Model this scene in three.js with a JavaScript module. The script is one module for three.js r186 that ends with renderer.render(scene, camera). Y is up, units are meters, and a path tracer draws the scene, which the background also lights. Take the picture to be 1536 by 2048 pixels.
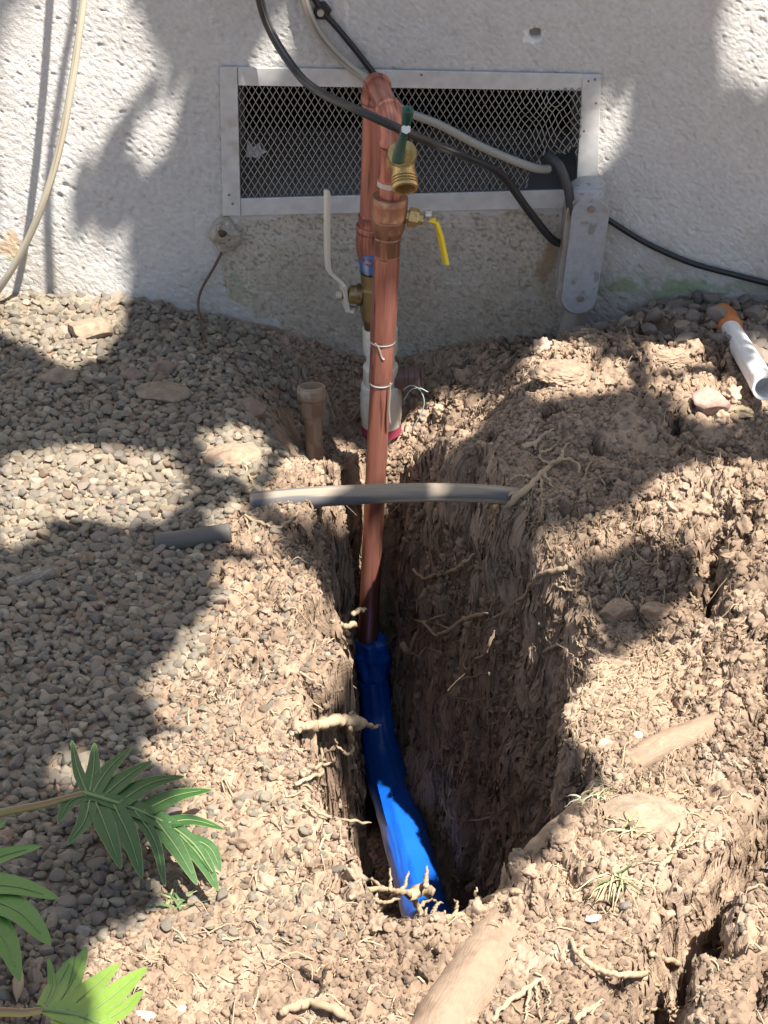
import * as THREE from 'three';
import { mergeGeometries, mergeVertices, toCreasedNormals } from 'three/addons/utils/BufferGeometryUtils.js';
import { RoundedBoxGeometry } from 'three/addons/geometries/RoundedBoxGeometry.js';

/* ------------------------------------------------------------------ camera, sky, sun, exposure */
const FPX = 5000, PW = 1536, PH = 2048, PITCH = 32 * Math.PI / 180;
const CAM = new THREE.Vector3(0, 1.297, 2.53);
const camera = new THREE.PerspectiveCamera(2 * Math.atan(PH / 2 / FPX) * 180 / Math.PI, PW / PH, 0.05, 200);
camera.position.copy(CAM);
camera.rotation.set(-PITCH, 0, 0);
camera.updateMatrixWorld();
const scene = new THREE.Scene();
scene.add(camera);
const renderer = new THREE.WebGLRenderer({ antialias: true });
renderer.setSize(768, 1024);
renderer.toneMapping = THREE.LinearToneMapping;
renderer.toneMappingExposure = 2.5;
renderer.shadowMap.enabled = true;

const SUN_EL = 62 * Math.PI / 180, SUN_AZ = 41 * Math.PI / 180;
const S = new THREE.Vector3(Math.cos(SUN_EL) * Math.sin(SUN_AZ), Math.sin(SUN_EL), Math.cos(SUN_EL) * Math.cos(SUN_AZ));
{
  const w = 128, h = 64, d = new Float32Array(w * h * 4);
  for (let j = 0; j < h; j++) for (let i = 0; i < w; i++) {
    const e = ((j + 0.5) / h - 0.5) * Math.PI, s = Math.max(0, Math.sin(e)), k = Math.pow(1 - s, 3);
    const o = (j * w + i) * 4, L = 0.345;
    d[o] = L * (0.52 + 0.40 * k); d[o + 1] = L * (0.68 + 0.30 * k); d[o + 2] = L * (0.98 + 0.05 * k); d[o + 3] = 1;
    if (e < 0) { d[o] = 0.16; d[o + 1] = 0.13; d[o + 2] = 0.11; }
  }
  const t = new THREE.DataTexture(d, w, h, THREE.RGBAFormat, THREE.FloatType);
  t.mapping = THREE.EquirectangularReflectionMapping; t.magFilter = THREE.LinearFilter; t.minFilter = THREE.LinearFilter; t.needsUpdate = true;
  scene.background = t; scene.environment = t;
}
const sun = new THREE.DirectionalLight(new THREE.Color(1.0, 0.93, 0.83), 5);
sun.position.copy(S).multiplyScalar(8); sun.castShadow = true;
sun.shadow.mapSize.set(4096, 4096);
Object.assign(sun.shadow.camera, { left: -1.6, right: 1.6, top: 1.6, bottom: -1.6, near: 1, far: 16 });
sun.shadow.bias = -0.0005;
scene.add(sun); scene.add(sun.target);

/* ------------------------------------------------------------------ helpers */
function mulberry(a) { return () => { a |= 0; a = a + 0x6D2B79F5 | 0; let t = Math.imul(a ^ a >>> 15, 1 | a); t = t + Math.imul(t ^ t >>> 7, 61 | t) ^ t; return ((t ^ t >>> 14) >>> 0) / 4294967296; }; }
const V = (x, y, z) => new THREE.Vector3(x, y, z);
const lerp = (a, b, t) => a + (b - a) * t;
const clamp = (x, a = 0, b = 1) => Math.min(b, Math.max(a, x));
const sstep = (a, b, x) => { const t = clamp((x - a) / (b - a)); return t * t * (3 - 2 * t); };
function hash3(x, y, z) { let h = Math.imul(x, 374761393) ^ Math.imul(y, 668265263) ^ Math.imul(z, 2147483647 ^ 0x5bd1e995); h = Math.imul(h ^ h >>> 13, 1274126177); h ^= h >>> 16; return (h >>> 0) / 4294967296; }
function noise3(x, y, z) {
  const xi = Math.floor(x), yi = Math.floor(y), zi = Math.floor(z);
  let fx = x - xi, fy = y - yi, fz = z - zi;
  fx = fx * fx * (3 - 2 * fx); fy = fy * fy * (3 - 2 * fy); fz = fz * fz * (3 - 2 * fz);
  const c = (i, j, k) => hash3(xi + i, yi + j, zi + k);
  const a = lerp(lerp(c(0, 0, 0), c(1, 0, 0), fx), lerp(c(0, 1, 0), c(1, 1, 0), fx), fy);
  const b = lerp(lerp(c(0, 0, 1), c(1, 0, 1), fx), lerp(c(0, 1, 1), c(1, 1, 1), fx), fy);
  return lerp(a, b, fz) * 2 - 1;
}
function noise2(x, y) {
  const xi = Math.floor(x), yi = Math.floor(y);
  let fx = x - xi, fy = y - yi; fx = fx * fx * (3 - 2 * fx); fy = fy * fy * (3 - 2 * fy);
  return lerp(lerp(hash3(xi, yi, 7), hash3(xi + 1, yi, 7), fx), lerp(hash3(xi, yi + 1, 7), hash3(xi + 1, yi + 1, 7), fx), fy) * 2 - 1;
}
function fbm2(x, y, o = 4) { let s = 0, a = 1, n = 0; for (let i = 0; i < o; i++) { s += a * noise2(x, y); n += a; a *= 0.5; x = x * 2.03 + 13.7; y = y * 2.03 - 7.1; } return s / n; }
// cell noise: distance to the nearest of jittered points and the id of that point
function cell2(x, y) {
  const xi = Math.floor(x), yi = Math.floor(y); let d1 = 9, d2 = 9, id = 0;
  for (let j = -1; j <= 1; j++) for (let i = -1; i <= 1; i++) {
    const cx = xi + i, cy = yi + j, px = cx + hash3(cx, cy, 1), py = cy + hash3(cx, cy, 2), d = Math.hypot(px - x, py - y);
    if (d < d1) { d2 = d1; d1 = d; id = hash3(cx, cy, 3); } else if (d < d2) d2 = d;
  }
  return [d1, d2, id];
}
function segDist(px, py, ax, ay, bx, by) { const dx = bx - ax, dy = by - ay, t = clamp(((px - ax) * dx + (py - ay) * dy) / (dx * dx + dy * dy || 1)); return Math.hypot(px - ax - dx * t, py - ay - dy * t); }
function inPoly(x, y, P) { let c = false; for (let i = 0, j = P.length - 1; i < P.length; j = i++) { const a = P[i], b = P[j]; if ((a[1] > y) !== (b[1] > y) && x < (b[0] - a[0]) * (y - a[1]) / (b[1] - a[1]) + a[0]) c = !c; } return c; }

// a pixel of the photograph gives a direction; the plane or surface a thing touches gives the distance
const SP = Math.sin(PITCH), CP = Math.cos(PITCH);
function ray(u, v) { const a = (u - PW / 2) / FPX, b = -(v - PH / 2) / FPX; return V(a, -SP + b * CP, -CP - b * SP); }
function W(u, v, z = 0) { const d = ray(u, v), t = (z - CAM.z) / d.z; return CAM.clone().addScaledVector(d, t); }        // on a plane parallel to the wall
function G(u, v, y = 0) { const d = ray(u, v), t = (y - CAM.y) / d.y; return CAM.clone().addScaledVector(d, t); }        // on a level plane
function toPixel(p) { const dx = p.x - CAM.x, dy = p.y - CAM.y, dz = p.z - CAM.z, dep = -dy * SP - dz * CP; return [PW / 2 + FPX * dx / dep, PH / 2 - FPX * (dy * CP - dz * SP) / dep, dep]; }

const used = {};
function numbered(n) { const k = used[n] = (used[n] ?? -1) + 1; return k ? `${n}_${String(k).padStart(3, '0')}` : n; }
const baseOf = new WeakMap();
function thing(name, label, category, pos = V(0, 0, 0), group) {
  const o = new THREE.Group(); o.name = numbered(name); o.position.copy(pos); scene.add(o);
  o.userData = { label, category }; if (group) o.userData.group = group; baseOf.set(o, pos.clone()); return o;
}
function part(parent, name, geo, mat, label) {      // geometry given in world coordinates
  const b = baseOf.get(parent); geo.translate(-b.x, -b.y, -b.z);
  const m = new THREE.Mesh(geo, mat); m.name = name; m.castShadow = m.receiveShadow = true; parent.add(m); baseOf.set(m, b);
  if (label) m.userData.label = label; return m;
}
function solo(name, geo, mat, label, category, pos, group) {   // a thing that is one mesh
  geo.translate(-pos.x, -pos.y, -pos.z);
  const m = new THREE.Mesh(geo, mat); m.name = numbered(name); m.position.copy(pos); m.castShadow = m.receiveShadow = true; scene.add(m);
  m.userData = { label, category }; if (group) m.userData.group = group; return m;
}
function sweep(points, radius, { seg = 0, rad = 8, closed = false, cap = true, shape = null, curve = true, seed = 0 } = {}) {
  const c = curve ? new THREE.CatmullRomCurve3(points, false, 'centripetal') : null;
  const n = seg || Math.max(4, points.length * 5), P = [];
  for (let i = 0; i <= n; i++) P.push(c ? c.getPoint(i / n) : points[0].clone().lerp(points[1], i / n));
  let nrm = null; const pos = [], idx = [], uv = []; let len = 0;
  for (let i = 0; i <= n; i++) {
    const T = P[Math.min(n, i + 1)].clone().sub(P[Math.max(0, i - 1)]).normalize();
    if (!nrm) { nrm = Math.abs(T.y) < 0.9 ? V(0, 1, 0) : V(0, 0, 1); }
    nrm.addScaledVector(T, -nrm.dot(T)).normalize(); const bin = T.clone().cross(nrm);
    if (i) len += P[i].distanceTo(P[i - 1]);
    for (let k = 0; k <= rad; k++) {
      const a = k / rad * Math.PI * 2, r = typeof radius === 'function' ? radius(i / n, a) : radius;
      const q = P[i].clone().addScaledVector(nrm, Math.cos(a) * r).addScaledVector(bin, Math.sin(a) * r);
      pos.push(q.x, q.y, q.z); uv.push(k / rad, len);
    }
  }
  for (let i = 0; i < n; i++) for (let k = 0; k < rad; k++) { const a = i * (rad + 1) + k, b = a + rad + 1; idx.push(a, a + 1, b, b, a + 1, b + 1); }
  if (cap) for (const e of [0, n]) { const ci = pos.length / 3; pos.push(P[e].x, P[e].y, P[e].z); uv.push(0.5, 0); for (let k = 0; k < rad; k++) { const a = e * (rad + 1) + k; e ? idx.push(a, a + 1, ci) : idx.push(a + 1, a, ci); } }
  const g = new THREE.BufferGeometry();
  g.setAttribute('position', new THREE.Float32BufferAttribute(pos, 3)); g.setAttribute('uv', new THREE.Float32BufferAttribute(uv, 2)); g.setIndex(idx);
  g.computeVertexNormals();
  // weld the normals along the seam
  const N = g.attributes.normal; for (let i = 0; i <= n; i++) { const a = i * (rad + 1), b = a + rad; const x = N.getX(a) + N.getX(b), y = N.getY(a) + N.getY(b), z = N.getZ(a) + N.getZ(b), l = Math.hypot(x, y, z) || 1; N.setXYZ(a, x / l, y / l, z / l); N.setXYZ(b, x / l, y / l, z / l); }
  return g;
}
// a turned solid along the axis a -> b: profile of [distance along, radius] in metres
function turned(a, b, prof, rad = 28, sides = false) {
  const g0 = new THREE.LatheGeometry(prof.map(([t, r]) => new THREE.Vector2(Math.max(r, 1e-5), t)), rad);
  const g = toCreasedNormals(g0, sides ? 0.2 : 0.6);
  const q = new THREE.Quaternion().setFromUnitVectors(V(0, 1, 0), b.clone().sub(a).normalize());
  g.applyQuaternion(q); g.translate(a.x, a.y, a.z); return g;
}
function place(g, p, q) { if (q) g.applyQuaternion(q); g.translate(p.x, p.y, p.z); return g; }
const clean = (gs) => mergeGeometries(gs.map(g => { const h = g.index ? g.toNonIndexed() : g; for (const k of Object.keys(h.attributes)) if (!['position', 'normal', 'uv'].includes(k)) h.deleteAttribute(k); return h; }));

// grain texture used as fine relief or as a tint
function grainTex(size, fn, color = false, rep = 1) {
  const d = new Uint8Array(size * size * 4);
  for (let j = 0; j < size; j++) for (let i = 0; i < size; i++) { const c = fn(i / size, j / size), o = (j * size + i) * 4; if (color) { d[o] = c[0] * 255; d[o + 1] = c[1] * 255; d[o + 2] = c[2] * 255; } else d[o] = d[o + 1] = d[o + 2] = clamp(c) * 255; d[o + 3] = 255; }
  const t = new THREE.DataTexture(d, size, size); t.wrapS = t.wrapT = THREE.RepeatWrapping; t.magFilter = THREE.LinearFilter; t.minFilter = THREE.LinearMipmapLinearFilter; t.generateMipmaps = true; t.repeat.set(rep, rep); if (color) t.colorSpace = THREE.SRGBColorSpace; t.needsUpdate = true; return t;
}
const col = (r, g, b) => new THREE.Color().setRGB(r, g, b);
const mat = (r, g, b, rough = 0.8, o = {}) => new THREE.MeshStandardMaterial({ color: col(r, g, b), roughness: rough, metalness: 0, ...o });
// blotchy tint for a painted, oxidised or dirty surface, in its own uv
function blotch(base, spots, size = 256, seed = 0) {   // spots: [colour, frequency, threshold, softness]
  return grainTex(size, (u, v) => {
    let c = base.slice(); const f = 1 + 0.16 * fbm2(u * 30 + seed, v * 30, 3); c = c.map(x => x * f);
    for (const [sc, fr, th, so] of spots) { const per = (a, b) => fbm2(a * fr + seed * 3.1 + sc[0] * 40, b * fr + sc[1] * 17, 4); const m = sstep(th, th + so, per(u, v)); c = c.map((x, i) => lerp(x, sc[i], m)); }
    return c.map(x => clamp(Math.pow(x, 1 / 2.2)));
  }, true);
}

/* ------------------------------------------------------------------ terrain: gravel shelf, spoil, pit */
const gp = (u, v, y = 0) => { const p = G(u, v, y); return [p.x, p.z]; };
// pit rim in plan: [x, z, width of the wall that starts at this edge]
const RIM = [
  [-0.055, 0.15, 0.03], [...gp(640, 960), 0.04], [...gp(575, 1060), 0.06], [...gp(640, 1150), 0.03], [...gp(610, 1240), 0.016], [...gp(690, 1325), 0.014],
  [...gp(610, 1395), 0.014], [...gp(600, 1500), 0.014], [...gp(622, 1600), 0.014], [...gp(708, 1690), 0.014], [...gp(735, 1820), 0.014], [...gp(800, 1842), 0.014],
  [...gp(900, 1825), 0.014], [...gp(1030, 1775), 0.014], [...gp(1150, 1650), 0.016], [...gp(1210, 1560), 0.02], [...gp(1140, 1480), 0.022], [...gp(1150, 1375), 0.03],
  [...gp(1195, 1300), 0.045], [...gp(1215, 1215), 0.065], [...gp(1165, 1125), 0.065], [...gp(1090, 1050), 0.05], [...gp(1010, 985), 0.04],
  [0.115, 0.375, 0.05], [0.065, 0.285, 0.035], [0.042, 0.205, 0.03], [0.025, 0.14, 0.03],
];
const PIT = 0.52;
const CRACK = [[1560, 1630], [1470, 1725], [1395, 1790], [1372, 1850], [1345, 1900], [1335, 1960], [1320, 2070]].map(p => gp(...p));
const CRACK2 = [[1395, 1790], [1440, 1830], [1430, 1880], [1445, 1900]].map(p => gp(...p));
const CRACK3 = [[1410, 1190], [1430, 1160], [1420, 1120], [1440, 1060]].map(p => gp(...p));
const GRAVEL = [[-500, 560], [0, 585], [240, 600], [420, 600], [600, 640], [640, 690], [600, 760], [570, 850], [560, 930], [500, 1010], [430, 1050], [440, 1150], [420, 1250], [360, 1330], [300, 1390], [330, 1450], [300, 1500], [330, 1600], [330, 1800], [200, 1890], [120, 1960], [-500, 2200]].map(p => gp(...p));
const GRAVEL2 = [[1100, 640], [1170, 600], [1900, 560], [1900, 780], [1536, 770], [1440, 730], [1300, 700], [1200, 690]].map(p => gp(...p));
const gravelAt = (x, z) => { const wx = x + 0.012 * noise2(x * 30, z * 30), wz = z + 0.012 * noise2(x * 30 + 9, z * 30); return inPoly(wx, wz, GRAVEL) ? 1 : inPoly(wx, wz, GRAVEL2) ? 2 : 0; };
const gauss = (x, z, cx, cz, s, t = s) => Math.exp(-((x - cx) ** 2) / (2 * s * s) - ((z - cz) ** 2) / (2 * t * t));
const polyD = (x, z, P) => { let d = 9; for (let i = 0; i + 1 < P.length; i++) d = Math.min(d, segDist(x, z, P[i][0], P[i][1], P[i + 1][0], P[i + 1][1])); return d; };
function pitDepth(x, z) {
  const wx = x + 0.010 * noise2(x * 28, z * 28) + 0.005 * noise2(x * 70, z * 70), wz = z + 0.010 * noise2(x * 28 + 5, z * 28 + 8) + 0.005 * noise2(x * 70 + 3, z * 70);
  if (!inPoly(wx, wz, RIM)) return 0;
  let m = 1;
  for (let i = 0; i < RIM.length; i++) { const a = RIM[i], b = RIM[(i + 1) % RIM.length]; const d = segDist(wx, wz, a[0], a[1], b[0], b[1]) / a[2]; if (d < m) m = d; }
  return (PIT - 0.04 * sstep(0.1, 0.2, x) * sstep(0.9, 0.5, z)) * (0.4 * m + 0.6 * sstep(0, 1, m));
}
function baseHeight(x, z) {
  let y = 0;
  y -= 0.060 * gauss(x, z, 0.01, 0.0, 0.12, 0.10);          // trench along the footing under the pipes
  y -= 0.085 * gauss(x, z, 0.0, 0.11, 0.055, 0.06);
  y -= 0.095 * gauss(x, z, -0.075, 0.20, 0.035, 0.075);
  y -= 0.075 * gauss(x, z, 0.062, 0.19, 0.045, 0.06);
  y += 0.030 * gauss(x, z, 0.29, 0.27, 0.12, 0.10);         // spoil thrown up to the right
  y += 0.012 * gauss(x, z, 0.20, 0.16, 0.05, 0.04);
  y -= 0.030 * gauss(x, z, 0.21, 0.02, 0.05, 0.05);
  y -= 0.055 * gauss(x, z, 0.235, 0.60, 0.055, 0.075);
  y += 0.020 * gauss(x, z, 0.42, 0.55, 0.12, 0.14);
  y -= 0.025 * gauss(x, z, 0.36, 0.36, 0.10, 0.03);
  y -= 0.02 * gauss(x, z, -0.22, 0.36, 0.035, 0.025);
  y += 0.012 * gauss(x, z, -0.03, 0.6, 0.06, 0.1);
  y += 0.012 * fbm2(x * 5 + 3, z * 5, 3);
  const cw = 0.017 + 0.004 * noise2(x * 60, z * 60);
  y -= 0.11 * (1 - sstep(cw * 0.4, cw * 1.7, polyD(x, z, CRACK) + 0.005 * noise2(x * 90, z * 90)));
  y -= 0.05 * (1 - sstep(cw * 0.3, cw * 1.2, polyD(x, z, CRACK2) + 0.004 * noise2(x * 90, z * 90)));
  y -= 0.04 * (1 - sstep(cw * 0.3, cw * 1.1, polyD(x, z, CRACK3) + 0.004 * noise2(x * 90, z * 90)));
  return y;
}
const NX = 830, NZ = 860, X0 = -0.62, X1 = 0.62, Z0 = -0.03, Z1 = 1.26;
const HG = new Float32Array((NX + 1) * (NZ + 1)), SOFT = new Float32Array((NX + 1) * (NZ + 1)), GR = new Uint8Array((NX + 1) * (NZ + 1));
for (let j = 0; j <= NZ; j++) for (let i = 0; i <= NX; i++) {
  const x = lerp(X0, X1, i / NX), z = lerp(Z0, Z1, j / NZ), o = j * (NX + 1) + i;
  const pd = pitDepth(x, z), g = gravelAt(x, z); GR[o] = g;
  let y = baseHeight(x, z) - pd;
  const right = sstep(-0.02, 0.1, x), rough = g === 1 ? 0.35 : 1;
  // crumbs and clods: rounded lumps of several sizes with gaps between them
  const [a1, a2] = cell2(x * 26 + 0.6 * noise2(x * 40, z * 40), z * 26 + 0.6 * noise2(x * 40 + 4, z * 40));
  const [b1, b2] = cell2(x * 70 + 50, z * 70), [c1] = cell2(x * 170, z * 170 + 9), [e1] = cell2(x * 310 + 3, z * 310);
  const patch = sstep(-0.25, 0.35, fbm2(x * 9 + 20, z * 9 + 4, 3)); SOFT[o] = patch;
  y += rough * (0.024 * right * patch * (sstep(0, 0.45, a2 - a1) - 0.5) * (1 - 0.5 * a1) + 0.0065 * (0.35 + 0.65 * patch) * (sstep(0, 0.5, b2 - b1) * (1 - b1) - 0.3) + 0.0034 * (0.5 - c1) + 0.0019 * (0.5 - e1));
  const crackle = sstep(0.0, 0.45, fbm2(x * 6 - 11, z * 6 + 7, 3) + 0.15) * (g ? 0 : 1);
  y -= crackle * (0.35 + 0.65 * right) * (0.024 * (1 - sstep(0.02, 0.13, a2 - a1)) + 0.008 * (1 - sstep(0.02, 0.16, b2 - b1)));
  const [h1, , hid] = cell2(x * 19 + 31, z * 19 - 12);
  if (hid > 0.66 && !g) y -= 0.034 * right * (1 - sstep(0.08, 0.26, h1 + 0.12 * noise2(x * 110, z * 110)));
  y += rough * 0.003 * fbm2(x * 120, z * 120, 3) + 0.010 * right * noise2(x * 16, z * 16) * (pd > 0.02 ? 1.2 : 0.7);
  if (z < 0.01) y = Math.min(y, baseHeight(x, 0.01) - pd);
  HG[o] = y;
}
function hAt(x, z) {
  const fx = clamp((x - X0) / (X1 - X0) * NX, 0, NX - 0.001), fz = clamp((z - Z0) / (Z1 - Z0) * NZ, 0, NZ - 0.001), i = fx | 0, j = fz | 0, o = j * (NX + 1) + i, s = fx - i, t = fz - j;
  return lerp(lerp(HG[o], HG[o + 1], s), lerp(HG[o + NX + 1], HG[o + NX + 2], s), t);
}
function surf(u, v, lift = 0) {        // where the line of sight meets the ground (or the wall)
  const d = ray(u, v); let t = 1.5, p = CAM.clone().addScaledVector(d, t);
  while (t < 3.6) { t += 0.006; p.copy(CAM).addScaledVector(d, t); if (p.z < 0.004 || p.y < hAt(p.x, p.z)) break; }
  for (let k = 0; k < 8; k++) { t -= 0.0008; p.copy(CAM).addScaledVector(d, t); if (p.z > 0.004 && p.y > hAt(p.x, p.z)) break; }
  if (lift) { p.addScaledVector(d.normalize(), -lift * 0.7); p.y += lift * 0.5; }
  return p;
}
const normalAt = (x, z, e = 0.006) => V(hAt(x - e, z) - hAt(x + e, z), 2 * e, hAt(x, z - e) - hAt(x, z + e)).normalize();

const soilBump = grainTex(512, (u, v) => 0.5 + 0.3 * fbm2(u * 64, v * 64, 4) + 0.25 * (0.6 - cell2(u * 90, v * 90)[0]), false, 6);
const SOIL = [0.305, 0.220, 0.156], SOIL2 = [0.20, 0.139, 0.096], SOIL3 = [0.41, 0.322, 0.245];
function soilTint(x, z, out) {   // patches and grain of three dry earths, the same everywhere
  const m = sstep(-0.3, 0.4, fbm2(x * 7 + 40, z * 7, 4)), n = sstep(0.1, 0.5, fbm2(x * 22 - 8, z * 22, 3)), f = 1 + 0.22 * noise2(x * 220, z * 220) + 0.14 * noise2(x * 70, z * 70 + 3);
  for (let k = 0; k < 3; k++) out[k] = lerp(lerp(SOIL[k], SOIL2[k], m * 0.7), SOIL3[k], n * 0.45) * f;
  return out;
}
{
  const pos = new Float32Array((NX + 1) * (NZ + 1) * 3), cl = new Float32Array(pos.length), uv = new Float32Array((NX + 1) * (NZ + 1) * 2), idx = []; const c = [0, 0, 0];
  for (let j = 0; j <= NZ; j++) for (let i = 0; i <= NX; i++) {
    const o = j * (NX + 1) + i, x = lerp(X0, X1, i / NX), z = lerp(Z0, Z1, j / NZ), y = HG[o];
    // steep faces bulge and undercut a little
    const gx = (HG[o + (i < NX ? 1 : 0)] - HG[o - (i > 0 ? 1 : 0)]) / (2 * (X1 - X0) / NX), gz = (HG[o + (j < NZ ? NX + 1 : 0)] - HG[o - (j > 0 ? NX + 1 : 0)]) / (2 * (Z1 - Z0) / NZ);
    const st = sstep(1.0, 4, Math.hypot(gx, gz)), edge = Math.min(1, Math.min(i, NX - i, j, NZ - j) / 6);
    const amp = 0.006 * st * edge;
    pos[o * 3] = x + amp * (noise3(x * 30, y * 34, z * 30) + 0.6 * noise3(x * 90, y * 90, z * 90)); pos[o * 3 + 1] = y; pos[o * 3 + 2] = z + amp * (noise3(x * 30 + 40, y * 34, z * 30) + 0.6 * noise3(x * 90, y * 90, z * 90 + 30));
    soilTint(x, z, c); cl[o * 3] = c[0]; cl[o * 3 + 1] = c[1]; cl[o * 3 + 2] = c[2];
    uv[o * 2] = x; uv[o * 2 + 1] = z + y * 0.8;
    if (i < NX && j < NZ) { const b = o + NX + 1; idx.push(o, b, o + 1, o + 1, b, b + 1); }
  }
  const g = new THREE.BufferGeometry(); g.setAttribute('position', new THREE.BufferAttribute(pos, 3)); g.setAttribute('color', new THREE.BufferAttribute(cl, 3)); g.setAttribute('uv', new THREE.BufferAttribute(uv, 2)); g.setIndex(idx); g.computeVertexNormals();
  const m = new THREE.Mesh(g, new THREE.MeshStandardMaterial({ vertexColors: true, roughness: 1, bumpMap: soilBump, bumpScale: 0.0012 }));
  m.name = 'ground'; m.receiveShadow = m.castShadow = true; m.userData = { kind: 'structure', label: 'dug brown garden soil with a deep pit in front of the wall' }; scene.add(m);
  // steep faces get their own finer crumbly skin, standing a little proud
  {
    const P2 = [], C2 = [], U2 = [], I2 = [], q = V(0, 0, 0), nn = V(0, 0, 0), NA = g.attributes.normal, nv = [V(0, 0, 0), V(0, 0, 0), V(0, 0, 0), V(0, 0, 0)], A = V(0, 0, 0), B = V(0, 0, 0), Cc = V(0, 0, 0), Dd = V(0, 0, 0), cc = [0, 0, 0], get = (o, t) => t.set(pos[o * 3], pos[o * 3 + 1], pos[o * 3 + 2]);
    for (let j = 0; j < NZ; j++) for (let i = 0; i < NX; i++) {
      const o = j * (NX + 1) + i, hx = Math.max(Math.abs(HG[o] - HG[o + 1]), Math.abs(HG[o + NX + 1] - HG[o + NX + 2])), hz = Math.max(Math.abs(HG[o] - HG[o + NX + 1]), Math.abs(HG[o + 1] - HG[o + NX + 2])), h = Math.max(hx, hz);
      if (h < 0.005) continue; get(o, A); get(o + 1, B); get(o + NX + 1, Cc); get(o + NX + 2, Dd);
      nn.copy(Cc).sub(A).cross(q.copy(B).sub(A)).normalize(); if (nn.y < 0) nn.negate(); if (q.copy(CAM).sub(A).normalize().dot(nn) < -0.1) continue;
      [o, o + 1, o + NX + 1, o + NX + 2].forEach((k, w) => nv[w].fromBufferAttribute(NA, k));
      const n = Math.min(10, Math.ceil(h / 0.0026)), alongX = hx > hz, b0 = P2.length / 3;
      for (let k = 0; k <= n; k++) for (let e = 0; e < 2; e++) {
        const s = alongX ? k / n : e, t = alongX ? e : k / n; q.copy(A).multiplyScalar((1 - s) * (1 - t)).addScaledVector(B, s * (1 - t)).addScaledVector(Cc, (1 - s) * t).addScaledVector(Dd, s * t);
        const d = 0.0012 + 0.0042 * Math.max(0, 0.4 + 0.5 * noise3(q.x * 75, q.y * 75, q.z * 75) + 0.4 * noise3(q.x * 190, q.y * 190, q.z * 190) + 0.3 * noise3(q.x * 420, q.y * 420, q.z * 420));
        nn.copy(nv[0]).multiplyScalar((1 - s) * (1 - t)).addScaledVector(nv[1], s * (1 - t)).addScaledVector(nv[2], (1 - s) * t).addScaledVector(nv[3], s * t).normalize();
        q.addScaledVector(nn, d); P2.push(q.x, q.y, q.z); soilTint(q.x, q.z, cc); C2.push(cc[0], cc[1], cc[2]); U2.push(q.x + q.z, q.y);
      }
      for (let k = 0; k < n; k++) { const a = b0 + k * 2; alongX ? I2.push(a, a + 1, a + 2, a + 1, a + 3, a + 2) : I2.push(a, a + 2, a + 1, a + 1, a + 2, a + 3); }
    }
    const g2 = new THREE.BufferGeometry(); g2.setAttribute('position', new THREE.Float32BufferAttribute(P2, 3)); g2.setAttribute('color', new THREE.Float32BufferAttribute(C2, 3)); g2.setAttribute('uv', new THREE.Float32BufferAttribute(U2, 2)); g2.setIndex(I2); g2.computeVertexNormals();
    const m2 = new THREE.Mesh(g2, m.material); m2.name = 'pit_wall'; m2.receiveShadow = m2.castShadow = true; m2.userData = { kind: 'structure', label: 'steep crumbly soil faces of the pit and cracks' }; scene.add(m2);
  }
  // the yard beyond the dug patch
  const rects = [[-25, X0 + 0.004, -0.03, 25], [X1 - 0.004, 25, -0.03, 25], [X0 + 0.004, X1 - 0.004, Z1 - 0.004, 25]];
  const gs = rects.map(([a, b, cc, d]) => { const p = new THREE.PlaneGeometry(b - a, d - cc, 30, 30); p.rotateX(-Math.PI / 2); p.translate((a + b) / 2, -0.03, (cc + d) / 2); return p; });
  const yard = new THREE.Mesh(mergeGeometries(gs), mat(0.21, 0.15, 0.10, 1)); yard.name = 'yard_ground'; yard.receiveShadow = true; yard.userData = { kind: 'structure', label: 'bare brown soil of the yard around the dug patch' }; scene.add(yard);
}

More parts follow.
